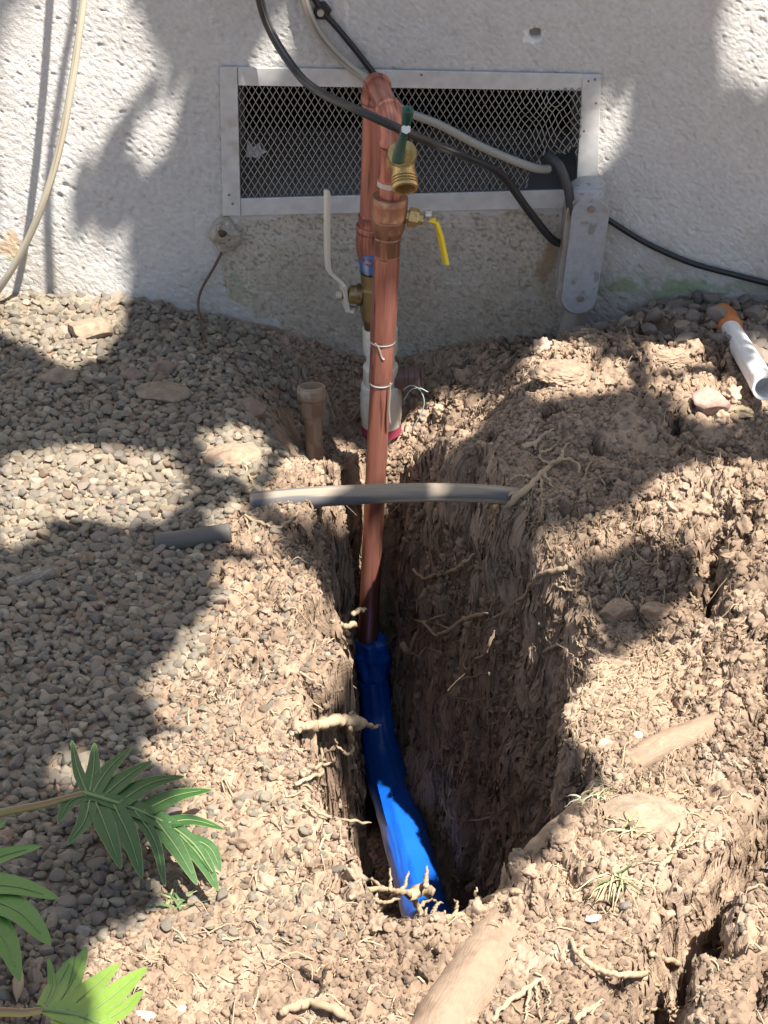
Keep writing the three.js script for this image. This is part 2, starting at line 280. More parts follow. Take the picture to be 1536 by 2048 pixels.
/* ------------------------------------------------------------------ house wall with its crawl space */
const vTL = W(440, 131), vTR = W(1203, 146), vBL = W(446, 428), vBR = W(1193, 409);           // outer corners of the vent frame
const oTL = W(476, 168), oTR = W(1163, 179), oBL = W(481, 394), oBR = W(1151, 374);           // its opening
const openPoly = [W(470, 160), W(1170, 172), W(1158, 381), W(474, 400)].map(p => [p.x, p.y]);
{
  const wall = thing('house_wall', 'pale grey rough stucco house wall with a mesh vent low down', 'wall', V(0, -0.15, 0));
  const nx = 600, ny = 300, xa = -0.52, xb = 0.52, ya = -0.16, yb = 0.36;
  const pos = [], cl = [], uv = [], idx = [];
  const hole = W(1071, 68), chip = W(1062, 74), p2 = (u, v) => { const p = W(u, v); return [p.x, p.y]; };
  const foot = [[446, 470], [470, 432], [1125, 425], [1135, 620], [1100, 760], [600, 760], [560, 640], [450, 600]].map(p => p2(...p));
  const dings = [[255, 272, 5], [258, 285, 4], [130, 372, 6], [150, 380, 4], [120, 392, 5], [75, 18, 4], [760, 60, 3], [225, 400, 4], [290, 395, 3], [560, 440, 3]].map(([u, v, r]) => { const p = W(u, v); return [p.x, p.y, r / 1830]; });
  const rust = W(1100, 500), brown = W(20, 520), green = W(1330, 575), green2 = W(480, 575), mort = W(690, 66), mort2 = W(740, 160);
  for (let j = 0; j <= ny; j++) for (let i = 0; i <= nx; i++) {
    const x = lerp(xa, xb, i / nx), y = lerp(ya, yb, j / ny);
    const inF = inPoly(x + 0.008 * noise2(x * 40, y * 40), y + 0.006 * noise2(x * 50, y * 50 + 3), foot) ? 1 : 0;
    // dashed stucco: soft worms of mortar with little pits
    const wx = x + 0.0035 * noise2(x * 160, y * 160), wy = y + 0.0035 * noise2(x * 160 + 7, y * 160 + 3);
    const w1 = Math.abs(noise2(wx * 250, wy * 380)), w2 = Math.abs(noise2(wx * 420 + 9, wy * 520));
    let z = 0.0009 * (Math.pow(w1, 0.6) - 0.4) * (inF ? 0.35 : 1) + 0.0008 * (Math.pow(w2, 0.7) - 0.3) * (inF ? 0.7 : 1) + 0.002 * fbm2(x * 12, y * 12, 3);
    const pit = noise2(x * 210 + 31, y * 210 + 5); if (pit > 0.62) z -= 0.0022 * (pit - 0.62) / 0.38;
    for (const [dx, dy, r] of dings) { const d = Math.hypot(x - dx, (y - dy)) / r; if (d < 1.6) z -= 0.003 * (1 - sstep(0.5, 1.6, d)); }
    const hd = Math.hypot((x - hole.x) * 0.9, y - hole.y) + 0.0015 * noise2(x * 300, y * 300), cd = Math.hypot(x - chip.x, (y - chip.y) * 1.3) + 0.003 * noise2(x * 200, y * 200);
    z -= 0.014 * (1 - sstep(0.0035, 0.0065, hd));
    z -= 0.0015 * (1 - sstep(0.007, 0.009, Math.min(cd, hd)));
    const f = 1 + 0.10 * noise2(x * 330, y * 330) + 0.07 * fbm2(x * 14, y * 14, 3);
    let c = [0.54 * f, 0.53 * f, 0.513 * f];
    const mixc = (k, m) => { c = c.map((v, n) => lerp(v, k[n], clamp(m))); };
    if (inF) { const sp = noise2(x * 420, y * 420); mixc([0.41 * f, 0.345 * f, 0.25 * f], 0.72 + 0.35 * fbm2(x * 25, y * 25, 3)); if (sp > 0.35) mixc([0.62, 0.6, 0.55], 0.4); if (sp < -0.5) mixc([0.08, 0.07, 0.05], 0.5); }
    const wash = sstep(-0.15, 0.5, fbm2(x * 16 + 3, y * 9 - 2, 4) + 0.9 * gauss(x, y, 0.05, 0.0, 0.25, 0.035)); if (y < 0.09) mixc([0.36, 0.31, 0.24], 0.5 * wash * (noise2(x * 130, y * 130) > -0.2 ? 1 : 0.5));
    mixc([0.27, 0.17, 0.09], 0.75 * sstep(0.05, 0.4, fbm2(x * 50, y * 30, 4) + 0.9 * gauss(x, y, rust.x, rust.y, 0.018, 0.045) - 0.62));
    mixc([0.50, 0.33, 0.17], 0.7 * sstep(0.1, 0.5, fbm2(x * 45 + 9, y * 25, 4) + 0.9 * gauss(x, y, brown.x, brown.y, 0.03, 0.03) - 0.62));
    mixc([0.20, 0.30, 0.11], 0.55 * sstep(0.0, 0.5, fbm2(x * 55 + 3, y * 60, 4) + 0.9 * gauss(x, y, green.x, green.y, 0.10, 0.012) - 0.5));
    mixc([0.24, 0.36, 0.20], 0.5 * sstep(0.1, 0.5, fbm2(x * 75 + 3, y * 60, 4) + 0.9 * gauss(x, y, green2.x, green2.y, 0.02, 0.012) - 0.55));
    if (cd < 0.0095 || (hd < 0.009 && hd > 0.005)) mixc([0.78, 0.77, 0.74], 0.85); if (hd < 0.005) mixc([0.5, 0.48, 0.45], 0.9);
    const md = segDist(x, y, mort.x, mort.y + 0.07, mort.x + 0.004, mort.y - 0.02); if (md < 0.0022 + 0.001 * noise2(x * 200, y * 200)) mixc([0.68, 0.67, 0.65], 0.6);
    pos.push(x, y, z); cl.push(...c); uv.push(x, y);
    if (i < nx && j < ny) { const mx = x + 0.0009, my = y + 0.0009; if (!inPoly(mx, my, openPoly)) { const a = j * (nx + 1) + i, b = a + nx + 1; idx.push(a, a + 1, b, b, a + 1, b + 1); } }
  }
  const g = new THREE.BufferGeometry(); g.setAttribute('position', new THREE.Float32BufferAttribute(pos, 3)); g.setAttribute('color', new THREE.Float32BufferAttribute(cl, 3)); g.setAttribute('uv', new THREE.Float32BufferAttribute(uv, 2)); g.setIndex(idx); g.computeVertexNormals();
  const bump = grainTex(512, (u, v) => 0.5 + 0.5 * fbm2(u * 128, v * 128, 3), false, 10);
  part(wall, 'stucco', g, new THREE.MeshStandardMaterial({ vertexColors: true, roughness: 0.95, bumpMap: bump, bumpScale: 0.0006 }));
  const wm = mat(0.58, 0.565, 0.545, 0.95, { bumpMap: bump, bumpScale: 0.002 });
  const box = (x0, x1, y0, y1, z0, z1) => { const b = new THREE.BoxGeometry(x1 - x0, y1 - y0, z1 - z0); b.translate((x0 + x1) / 2, (y0 + y1) / 2, (z0 + z1) / 2); return b; };
  const ax = openPoly[0][0] - 0.002, bx = openPoly[1][0] + 0.002, ay = openPoly[3][1] - 0.002, by = openPoly[1][1] + 0.002;
  part(wall, 'wall_body', clean([box(-6, xa, -0.4, 2.8, -0.2, 0), box(xb, 6, -0.4, 2.8, -0.2, 0), box(xa, xb, yb, 2.8, -0.2, 0.0),
    box(xa, ax, -0.4, yb, -0.2, -0.009), box(bx, xb, -0.4, yb, -0.2, -0.009), box(ax, bx, by, yb, -0.2, -0.009), box(ax, bx, -0.4, ay, -0.2, -0.009)]), wm);
  const dm = mat(0.30, 0.24, 0.19, 1);
  part(wall, 'crawl_space', clean([box(-1.4, 1.4, -0.4, -0.02, -1.5, -0.2), box(-1.4, 1.4, -0.02, 0.5, -1.55, -1.5), box(-1.45, -1.4, -0.4, 0.5, -1.5, -0.2), box(1.4, 1.45, -0.4, 0.5, -1.5, -0.2), box(-1.4, 1.4, 0.42, 0.5, -1.5, -0.2)]), dm);
}

/* ------------------------------------------------------------------ vent: four frame strips and an expanded metal screen torn in one corner */
const galv = new THREE.MeshStandardMaterial({ color: col(0.92, 0.92, 0.92), roughness: 0.55, metalness: 0.1, map: blotch([0.60, 0.60, 0.59], [[[0.46, 0.42, 0.36], 7, 0.25, 0.4], [[0.70, 0.70, 0.69], 11, 0.2, 0.5]], 256, 3) });
{
  const vent = thing('foundation_vent', 'galvanised metal vent with a diamond mesh screen torn at one lower corner', 'vent', W(820, 425, 0.002));
  const strip = (a, b, c, d, z, t) => {   // four corners of a folded strip, thickness t
    const P = [a, b, c, d].map(p => V(p.x, p.y, z)), Q = P.map(p => V(p.x, p.y, z + t)), e = 0.0006, m = P.reduce((s, p) => s.add(p), V(0, 0, 0)).multiplyScalar(0.25);
    const R = Q.map(q => q.clone().lerp(V(m.x, m.y, q.z), 0.0).add(V(Math.sign(m.x - q.x) * e, Math.sign(m.y - q.y) * e, e)));
    const pos = [], uv = []; const quad = (p, q, r, s) => { for (const k of [p, q, r, p, r, s]) { pos.push(k.x, k.y, k.z); uv.push(k.x * 4, k.y * 4); } };
    quad(R[0], R[3], R[2], R[1]); for (let i = 0; i < 4; i++) { const j = (i + 1) % 4; quad(Q[i], R[i], R[j], Q[j]); quad(P[i], Q[i], Q[j], P[j]); }
    const g = new THREE.BufferGeometry(); g.setAttribute('position', new THREE.Float32BufferAttribute(pos, 3)); g.setAttribute('uv', new THREE.Float32BufferAttribute(uv, 2)); g.computeVertexNormals(); return g;
  };
  const iTL = V(oTL.x, vTL.y, 0), iBL = V(oBL.x, vBL.y, 0), iTR = V(oTR.x, vTR.y - 0.004, 0), iBR = V(oBR.x, vBR.y, 0);
  part(vent, 'frame_strip', strip(vTL, iTL, iBL, vBL, 0.0025, 0.0022), galv);
  part(vent, 'frame_strip', strip(V(iTL.x + 0.0005, vTL.y, 0), vTR, V(oTR.x + 0.018, oTR.y, 0), V(iTL.x + 0.0005, oTL.y, 0), 0.0025, 0.0018), galv);
  part(vent, 'frame_strip', strip(iTR, V(vTR.x - 0.0008, vTR.y - 0.004, 0), vBR, iBR, 0.0043, 0.002), galv);
  const lip = W(1060, 378), lipB = W(1060, 414);
  part(vent, 'frame_strip', strip(V(iBL.x + 0.0005, oBL.y, 0), V(oBR.x - 0.0005, oBR.y - 0.001, 0), V(oBR.x - 0.0005, vBR.y - 0.002, 0), V(iBL.x + 0.0005, vBL.y, 0), 0.0025, 0.002), galv);
  for (const [u, v] of [[1177, 162], [1190, 159], [1192, 206], [1168, 262], [843, 150], [458, 390], [465, 408]]) {
    const p = W(u, v, 0.0068); part(vent, 'rivet', place(new THREE.SphereGeometry(0.0014, 8, 6).scale(1, 1, 0.5), p), mat(0.2, 0.18, 0.16, 0.6, { metalness: 0.5 }));
  }
  // screen
  const px = 0.00752, py = 0.0133, cols = 52, rows = 12, gs = [];
  const origin = V(oTL.x - 0.004, oTL.y + 0.006, 0.0), tear = [W(1152, 290), W(1160, 385), W(1040, 385), W(1068, 332), W(1090, 312)].map(p => [p.x, p.y]);
  const bulge = W(1120, 250), sag = W(1090, 190);
  const node = (i, j) => {   // lattice in half steps
    let x = origin.x + i * px / 2, y = origin.y - j * py / 2, z = 0.0 + 0.0006 * noise2(i * 0.7, j * 0.7);
    const k = gauss(x, y, bulge.x, bulge.y, 0.028, 0.030), k2 = gauss(x, y, sag.x, sag.y, 0.06, 0.02);
    x += 0.004 * k * noise2(i * 0.35, j * 0.3 + 5) - 0.003 * k; y += 0.0045 * k * noise2(i * 0.3 + 8, j * 0.35) - 0.004 * k2 + 0.006 * k; z += 0.016 * k * (0.6 + 0.5 * noise2(i * 0.25, j * 0.25)) + 0.003 * k2;
    return V(x, y, z);
  };
  const inside = p => p.x > oTL.x - 0.003 && p.x < oTR.x + 0.003 && p.y < oTL.y + 0.003 && p.y > oBL.y - 0.004;
  const bar = (a, b) => {
    const d = b.clone().sub(a), n = V(-d.y, d.x, 0).normalize(), w = 0.00052, t = 0.0004, A = [];
    for (const p of [a, b]) for (const [s, q] of [[-1, -1], [1, -1], [1, 1], [-1, 1]]) A.push(p.clone().addScaledVector(n, s * w).add(V(0, 0, q * t)));
    const pos = []; for (const [i, j, k] of [[0, 1, 5], [0, 5, 4], [1, 2, 6], [1, 6, 5], [2, 3, 7], [2, 7, 6], [3, 0, 4], [3, 4, 7]]) for (const q of [i, j, k]) pos.push(A[q].x, A[q].y, A[q].z);
    gs.push(pos);
  };
  for (let j = 0; j < rows * 2 + 2; j++) for (let i = 0; i < cols * 2; i++) if ((i + j) % 2 === 0) for (const s of [-1, 1]) {
    const a = node(i, j), b = node(i + s, j + 1); if (!inside(a) || !inside(b)) continue; const m = a.clone().lerp(b, 0.5);
    if (inPoly(m.x, m.y, tear)) continue; bar(a, b);
  }
  // curled cut ends round the tear
  const cr = mulberry(5);
  for (const [u, v] of [[1085, 298], [1095, 303], [1110, 300], [1125, 296], [1138, 292], [1147, 288], [1072, 318], [1062, 335], [1055, 352], [1050, 366]]) for (let q = 0; q < 2; q++) { const p = W(u + 6 * cr(), v + 5 * cr(), 0.008 + 0.008 * cr()); bar(p, p.clone().add(V(0.006 * (cr() - 0.5), -0.006 * cr(), 0.004 * cr()))); }
  const g = new THREE.BufferGeometry(); g.setAttribute('position', new THREE.Float32BufferAttribute(gs.flat(), 3)); g.computeVertexNormals();
  part(vent, 'mesh_screen', g, mat(0.25, 0.24, 0.22, 0.6, { metalness: 0.4 }));
}
{ // seen through the mesh
  const p = W(512, 300, -0.05), sh = new THREE.Shape([[-0.011, -0.008], [-0.009, 0.012], [-0.003, 0.003], [0.004, 0.009], [0.006, 0.001], [0.013, -0.001], [0.006, -0.005], [0.003, -0.01], [-0.004, -0.007]].map(a => new THREE.Vector2(...a)));
  const g = new THREE.ExtrudeGeometry(sh, { depth: 0.001, bevelEnabled: true, bevelSize: 0.0004, bevelThickness: 0.0004, bevelSegments: 1 }); g.rotateX(-0.2); place(g, p);
  solo('paper_scrap', g, mat(0.8, 0.8, 0.82, 0.9), 'torn white scrap caught behind the vent mesh', 'scrap', p);
}

/* ------------------------------------------------------------------ cables on the wall */
const cableMat = (r, g, b, ro = 0.45) => mat(r, g, b, ro);
function cable(name, label, pts, r, m, seg = 60) { const P = pts.map(([u, v, z]) => W(u, v, z)); return solo(name, sweep(P, r, { seg, rad: 12 }), m, label, 'cable', P[P.length - 1].clone()); }
const blackDusty = new THREE.MeshStandardMaterial({ roughness: 0.42, map: blotch([0.020, 0.021, 0.025], [[[0.20, 0.19, 0.18], 9, 0.30, 0.25]], 128, 7) });
const ivory = new THREE.MeshStandardMaterial({ roughness: 0.5, map: blotch([0.60, 0.55, 0.43], [[[0.42, 0.34, 0.22], 6, 0.3, 0.3]], 128, 2) });
const greyCable = new THREE.MeshStandardMaterial({ roughness: 0.6, map: blotch([0.36, 0.34, 0.29], [[[0.2, 0.17, 0.13], 8, 0.2, 0.3]], 128, 4) });
cable('ivory_cable', 'ivory cable hanging down the sunlit stucco at the edge of the wall', [[232, -560, 0.10], [204, -320, 0.092], [172, -40, 0.085], [158, 70, 0.083], [140, 190, 0.08], [118, 300, 0.075], [92, 390, 0.068], [60, 470, 0.056], [20, 545, 0.04], [-20, 600, 0.022], [-80, 650, 0.012]], 0.0040, ivory);
cable('black_cable', 'black dusty cable looping down across the vent to the conduit', [[500, -420, 0.03], [504, -200, 0.03], [512, -60, 0.03], [522, 10, 0.03], [545, 70, 0.032], [590, 140, 0.06], [650, 190, 0.17], [720, 222, 0.232], [790, 254, 0.238], [860, 285, 0.20], [935, 315, 0.11], [1005, 352, 0.05], [1060, 425, 0.03], [1110, 483, 0.02], [1132, 488, 0.014]], 0.0046, blackDusty, 120);
cable('grey_cable', 'dusty grey cable running behind the copper loop into the torn mesh', [[560, -400, 0.012], [600, -60, 0.012], [612, 10, 0.012], [640, 70, 0.012], [690, 125, 0.012], [735, 160, 0.014], [800, 216, 0.012], [880, 250, 0.012], [960, 292, 0.012], [1030, 322, 0.014], [1075, 337, 0.014], [1098, 338, 0.006]], 0.0048, greyCable, 90);
cable('thin_black_cable', 'thin black cable pinned to the wall above the copper loop', [[400, -300, 0.006], [608, -40, 0.006], [640, 15, 0.006], [680, 62, 0.006], [715, 105, 0.006], [742, 140, 0.006], [770, 176, 0.005]], 0.0034, mat(0.012, 0.012, 0.014, 0.35), 50);
cable('sagging_black_cable', 'black cable sagging along the stucco away from the conduit', [[1195, 425, 0.012], [1225, 445, 0.010], [1290, 485, 0.008], [1380, 525, 0.008], [1470, 550, 0.008], [1560, 572, 0.008], [1640, 585, 0.008]], 0.0034, mat(0.015, 0.016, 0.018, 0.4), 50);
cable('short_grey_cable', 'dark grey cable dropping from the torn mesh beside the conduit', [[1085, 306, -0.03], [1098, 312, 0.012], [1118, 330, 0.03], [1132, 365, 0.036], [1140, 405, 0.036], [1142, 445, 0.034], [1138, 480, 0.026], [1126, 494, 0.012]], 0.0050, mat(0.055, 0.055, 0.06, 0.5), 60);
{ // hanging cable above the frame: its narrow shadow runs down the sunlit wall
  const sh = [[185, -330], [166, -160], [152, -40], [147, 30], [128, 130], [108, 260], [97, 350], [95, 450], [99, 540], [101, 605]].map(([u, v]) => W(u, v, 0).addScaledVector(S, 0.62 + clamp((605 - v) / 650) * 0.1));
  solo('hanging_cable', sweep(sh, 0.0045, { seg: 50, rad: 8 }), ivory, 'ivory cable hanging free above the wall, its thin shadow on the stucco', 'cable', sh[9].clone());
}
{ // nail-on clip
  const c = thing('cable_clip', 'black nail-on clip holding the thin black cable to the wall', 'clip', W(643, 26, 0.001));
  const sh = new THREE.Shape([[-0.007, -0.007], [0.004, -0.0075], [0.009, 0.001], [0.003, 0.009], [-0.003, 0.008], [-0.008, 0.001]].map(a => new THREE.Vector2(...a)));
  part(c, 'body', place(new THREE.ExtrudeGeometry(sh, { depth: 0.006, bevelEnabled: true, bevelSize: 0.001, bevelThickness: 0.001, bevelSegments: 2 }), W(644, 20, 0.002)), mat(0.012, 0.012, 0.013, 0.4));
  part(c, 'nail_head', place(new THREE.CylinderGeometry(0.0036, 0.0042, 0.004, 14).rotateX(Math.PI / 2), W(641, 26, 0.0105)), mat(0.42, 0.38, 0.34, 0.5, { metalness: 0.4 }));
}

/* ------------------------------------------------------------------ conduit body */
{
  const gm = new THREE.MeshStandardMaterial({ roughness: 0.6, metalness: 0.15, map: blotch([0.36, 0.375, 0.395], [[[0.33, 0.28, 0.23], 5, 0.36, 0.4], [[0.24, 0.235, 0.23], 12, 0.38, 0.25]], 256, 11) });
  const side = new THREE.MeshStandardMaterial({ roughness: 0.75, metalness: 0.1, map: blotch([0.33, 0.30, 0.26], [[[0.28, 0.18, 0.10], 5, 0.05, 0.35], [[0.4, 0.38, 0.35], 9, 0.3, 0.2]], 256, 12) });
  const t = thing('conduit_body', 'grey metal conduit elbow with a screwed cover and rust streaks on the wall', 'conduit', W(1140, 665, 0.03));
  const zc = 0.045, a = W(1181, 430, zc), b = W(1158, 596, zc), ax = b.clone().sub(a), L = ax.length(), ang = Math.atan2(a.x - b.x, a.y - b.y);
  const pill = (r, l) => { const s = new THREE.Shape(); s.absarc(0, 0, r, 0, Math.PI, false); s.absarc(0, -l, r * 0.95, Math.PI, 2 * Math.PI, false); s.closePath(); return s; };
  const mk = (r, l, d, z, bev) => { const g = new THREE.ExtrudeGeometry(pill(r, l), { depth: d, bevelEnabled: true, bevelSize: bev, bevelThickness: bev, bevelSegments: 3, curveSegments: 20 }); g.rotateZ(-ang); g.translate(a.x, a.y, z); const u = g.attributes.uv; for (let i = 0; i < u.count; i++) u.setXY(i, u.getX(i) * 7, u.getY(i) * 7); return g; };
  part(t, 'housing', mk(0.0195, L, 0.036, 0.003, 0.0012).translate(-0.0055, -0.001, 0), side, 'dusty brown housing behind the cover');
  const cov = part(t, 'cover', mk(0.0195, L, 0.0022, 0.0425, 0.001), gm);
  const scr = (u, v) => { const p = W(u, v, 0.0475), g = clean([new THREE.CylinderGeometry(0.0036, 0.0042, 0.002, 16).rotateX(Math.PI / 2), place(new THREE.BoxGeometry(0.006, 0.0012, 0.0012), V(0, 0, 0.0009)).rotateZ(0.6)]); part(cov, 'screw', place(g, p), mat(0.3, 0.26, 0.22, 0.5, { metalness: 0.5 })); };
  scr(1183, 420); scr(1161, 598);
  const h0 = W(1180, 430, 0.026), h1 = W(1174, 360, 0.026), up = h1.clone().sub(h0).normalize();
  part(t, 'hub', turned(h0, h1, [[-0.004, 0.0185], [0.018, 0.0185], [0.020, 0.0200], [0.036, 0.0202], [0.0380, 0.0192], [0.0400, 0.0165], [0.0410, 0.0120], [0.0412, 0]]), gm);
  const c0 = W(1157, 598, 0.026), c1 = W(1136, 690, 0.026);
  part(t, 'conduit', sweep([c0, c0.clone().lerp(c1, 0.5), c1, c1.clone().add(V(-0.006, -0.06, 0))], 0.0135, { seg: 12, rad: 24 }), side);
}

/* ------------------------------------------------------------------ mortar knob with a stray stem below the vent */
const stones = [];
function rockGeo(seed, detail, cuts, amp, freq = 1.5) {
  const r = mulberry(seed), g = mergeVertices((() => { const q = new THREE.IcosahedronGeometry(1, detail); q.deleteAttribute('uv'); q.deleteAttribute('normal'); return q; })());
  const P = g.attributes.position, planes = []; for (let k = 0; k < cuts; k++) { const n = V(r() - 0.5, r() - 0.5, r() - 0.5).normalize(); planes.push([n, 0.55 + 0.3 * r()]); }
  const o = seed * 7.3, v = V(0, 0, 0);
  for (let i = 0; i < P.count; i++) {
    v.fromBufferAttribute(P, i); for (const [n, d] of planes) { const k = v.dot(n); if (k > d) v.addScaledVector(n, (d - k) * 0.92); }
    const f = 1 + amp * (noise3(v.x * freq + o, v.y * freq, v.z * freq) + 0.5 * noise3(v.x * freq * 2.3, v.y * freq * 2.3 + o, v.z * freq * 2.3) + 0.3 * noise3(v.x * freq * 5, v.y * freq * 5, v.z * freq * 5 + o)); v.multiplyScalar(f); P.setXYZ(i, v.x, v.y, v.z);
  }
  g.computeVertexNormals(); g.computeBoundingBox(); const s = g.boundingBox.getSize(V(0, 0, 0)); g.scale(2 / s.x, 2 / s.y, 2 / s.z); g.computeVertexNormals();
  const N = P.count, uv = new Float32Array(N * 2); for (let i = 0; i < N; i++) { uv[i * 2] = P.getX(i) * 0.5 + P.getZ(i) * 0.3; uv[i * 2 + 1] = P.getY(i) * 0.5 + P.getZ(i) * 0.4; } g.setAttribute('uv', new THREE.BufferAttribute(uv, 2));
  return g;
}
const rockBump = grainTex(256, (u, v) => 0.5 + 0.5 * fbm2(u * 40, v * 40, 4));
function rockMat(r, g, b, seed) { return new THREE.MeshStandardMaterial({ roughness: 0.95, bumpMap: rockBump, bumpScale: 0.0012, map: blotch([r, g, b], [[[r * 1.35, g * 1.35, b * 1.3], 6, 0.15, 0.4], [[r * 0.6, g * 0.55, b * 0.5], 9, 0.25, 0.3]], 128, seed) }); }
{
  const k = W(451, 468, 0.006), t = thing('mortar_knob', 'crumbly mortar knob stuck on the wall under the vent corner', 'mortar lump', W(451, 505, 0.002));
  part(t, 'lump', place(rockGeo(31, 9, 4, 0.16, 2).scale(0.0185, 0.021, 0.014), k), rockMat(0.42, 0.38, 0.31, 5));
  part(t, 'plug', place(rockGeo(32, 2, 3, 0.2).scale(0.005, 0.005, 0.003), W(445, 466, 0.0205)), mat(0.09, 0.06, 0.035, 1));
  const P = [W(443, 506, 0.012), W(425, 540, 0.012), W(405, 575, 0.012), W(397, 600, 0.014), W(400, 640, 0.04), W(410, 690, 0.09), W(408, 715, 0.112)];
  solo('dead_stem', sweep(P, t2 => 0.0017 - 0.0004 * t2, { seg: 30, rad: 7 }), mat(0.13, 0.075, 0.045, 0.8), 'thin brown dead stem hanging from the mortar knob to the gravel', 'stem', P[3].clone());
}

/* ------------------------------------------------------------------ copper pipe loop with its valves */
const ZF = 0.2, ZB = 0.09;
const copperTex = blotch([0.47, 0.20, 0.15], [[[0.33, 0.12, 0.088], 5, 0.15, 0.35], [[0.56, 0.28, 0.21], 9, 0.25, 0.3], [[0.22, 0.09, 0.06], 14, 0.34, 0.25]], 256, 21);
const copper = new THREE.MeshStandardMaterial({ map: copperTex, roughness: 0.40, metalness: 0.62 });
const bronze = new THREE.MeshStandardMaterial({ map: blotch([0.36, 0.185, 0.115], [[[0.24, 0.11, 0.07], 6, 0.2, 0.4], [[0.55, 0.33, 0.2], 9, 0.3, 0.3]], 256, 24), roughness: 0.45, metalness: 0.7 });
const brass = new THREE.MeshStandardMaterial({ map: blotch([0.56, 0.40, 0.17], [[[0.38, 0.24, 0.09], 6, 0.15, 0.4]], 128, 25), roughness: 0.34, metalness: 0.8 });
const oldBrass = new THREE.MeshStandardMaterial({ map: blotch([0.33, 0.24, 0.11], [[[0.18, 0.12, 0.06], 6, 0.1, 0.4]], 128, 26), roughness: 0.45, metalness: 0.7 });
const steel = mat(0.62, 0.62, 0.62, 0.4, { metalness: 0.6 });
const R34 = 0.0112;
{
  const loop = thing('copper_pipe_loop', 'copper pipe loop with two ball valves and a hose tap in front of the vent', 'pipe', W(738, 1270, ZF));
  const F = v => W(lerp(786, 736, (v - 270) / (1260 - 270)), v, ZF), B = v => W(lerp(748, 738, (v - 180) / 320), v, ZB);
  // top: back riser, elbow, cross pipe, elbow, front riser
  const bTop = B(178), e1 = V(bTop.x, bTop.y + 0.012, ZB), fTop = F(268), e2 = V(fTop.x, e1.y + 0.001, ZF), dir = e2.clone().sub(e1).normalize();
  part(loop, 'back_pipe', sweep([B(470), B(330), B(205)], R34, { seg: 10, rad: 28 }), copper);
  const elbow = (a, c, b, r) => { const P = []; for (let i = 0; i <= 14; i++) { const t = i / 14, s = 1 - t; P.push(V(0, 0, 0).addScaledVector(a, s * s).addScaledVector(c, 2 * s * t).addScaledVector(b, t * t)); } return sweep(P, t => r * ((t < 0.13 || t > 0.87) ? 1.09 : 1.0) * (t < 0.015 || t > 0.985 ? 0.99 : 1), { seg: 46, rad: 28 }); };
  part(loop, 'elbow', elbow(V(e1.x, e1.y - 0.026, e1.z), e1, e1.clone().addScaledVector(dir, 0.026), 0.0128), copper);
  part(loop, 'cross_pipe', sweep([e1.clone().addScaledVector(dir, 0.02), e2.clone().addScaledVector(dir, -0.02)], R34, { curve: false, seg: 4, rad: 28 }), copper);
  part(loop, 'elbow', elbow(e2.clone().addScaledVector(dir, -0.028), e2, V(e2.x - 0.0006, e2.y - 0.028, e2.z), 0.0128), copper);
  part(loop, 'front_pipe', sweep([V(e2.x, e2.y - 0.02, ZF), F(420), F(700), F(1000), F(1300)], R34, { seg: 24, rad: 28 }), copper, 'salmon copper riser going down into the pit');
  const ring = (a, b, r, name, m = copper) => { const d = b.clone().sub(a), L = d.length(); return part(loop, name, turned(a, b, [[0, R34], [0, r * 0.98], [0.001, r], [0.003, r * 0.965], [0.0045, r], [L - 0.0045, r], [L - 0.003, r * 0.965], [L - 0.001, r], [L, r * 0.98], [L, R34]]), m); };
  ring(F(680), F(508), 0.0136, 'coupling'); ring(F(762), F(684), 0.0126, 'coupling');
  // solder drips
  const sol = mat(0.55, 0.52, 0.48, 0.35, { metalness: 0.6 });
  const sd = (v, r) => part(loop, 'solder_ring', turned(F(v + 3), F(v - 3), [[0, 0.011], [0, r], [0.0015, r + 0.0006], [0.003, r], [0.003, 0.011]]), sol); sd(681, 0.0131); sd(764, 0.0121);
  const drip = (pts) => part(loop, 'solder_drip', sweep(pts.map(([u, v]) => W(u, v, ZF + 0.0125)), t => 0.0011 * (0.8 + 0.5 * t), { seg: 14, rad: 6 }), sol);
  drip([[750, 686], [758, 698], [764, 716], [768, 720]]); drip([[781, 766], [780, 790], [778, 820], [780, 848]]);
  // lower coupling and elbow of the back riser with tape
  part(loop, 'coupling', turned(B(470), B(425), [[0, R34], [0, 0.0128], [0.0015, 0.0131], [0.003, 0.0126], [0.022, 0.0126], [0.0235, 0.013], [0.025, R34]]), copper);
  part(loop, 'elbow', elbow(B(452), W(730, 500, ZB), W(745, 515, ZB), 0.0135), copper);
  part(loop, 'blue_tape', sweep([W(740, 503, ZB + 0.002), W(741, 520, ZB + 0.002), W(743, 540, ZB)], (t, a) => 0.0125 + 0.001 * Math.sin(a * 3 + t * 9), { seg: 12, rad: 16 }), new THREE.MeshStandardMaterial({ roughness: 0.5, map: blotch([0.06, 0.12, 0.30], [[[0.4, 0.45, 0.55], 8, 0.15, 0.3]], 64, 3) }), 'crumpled blue tape');
  // bronze ball valve on the front riser
  const v0 = F(512), v1 = F(392), ax = v1.clone().sub(v0), VL = ax.length();
  const bv = part(loop, 'ball_valve', turned(v0, v1, [[0, R34], [0, 0.0125], [0.001, 0.0132], [0.020, 0.0134], [0.0215, 0.0142], [0.023, 0.0134], [0.025, 0.0146], [VL * 0.5, 0.0172], [VL * 0.62, 0.0178], [VL * 0.64, 0.0170], [VL * 0.66, 0.0186], [VL * 0.88, 0.0190], [VL * 0.97, 0.0188], [VL, 0.0176], [VL, R34]], 28), bronze, 'reddish bronze ball valve body');
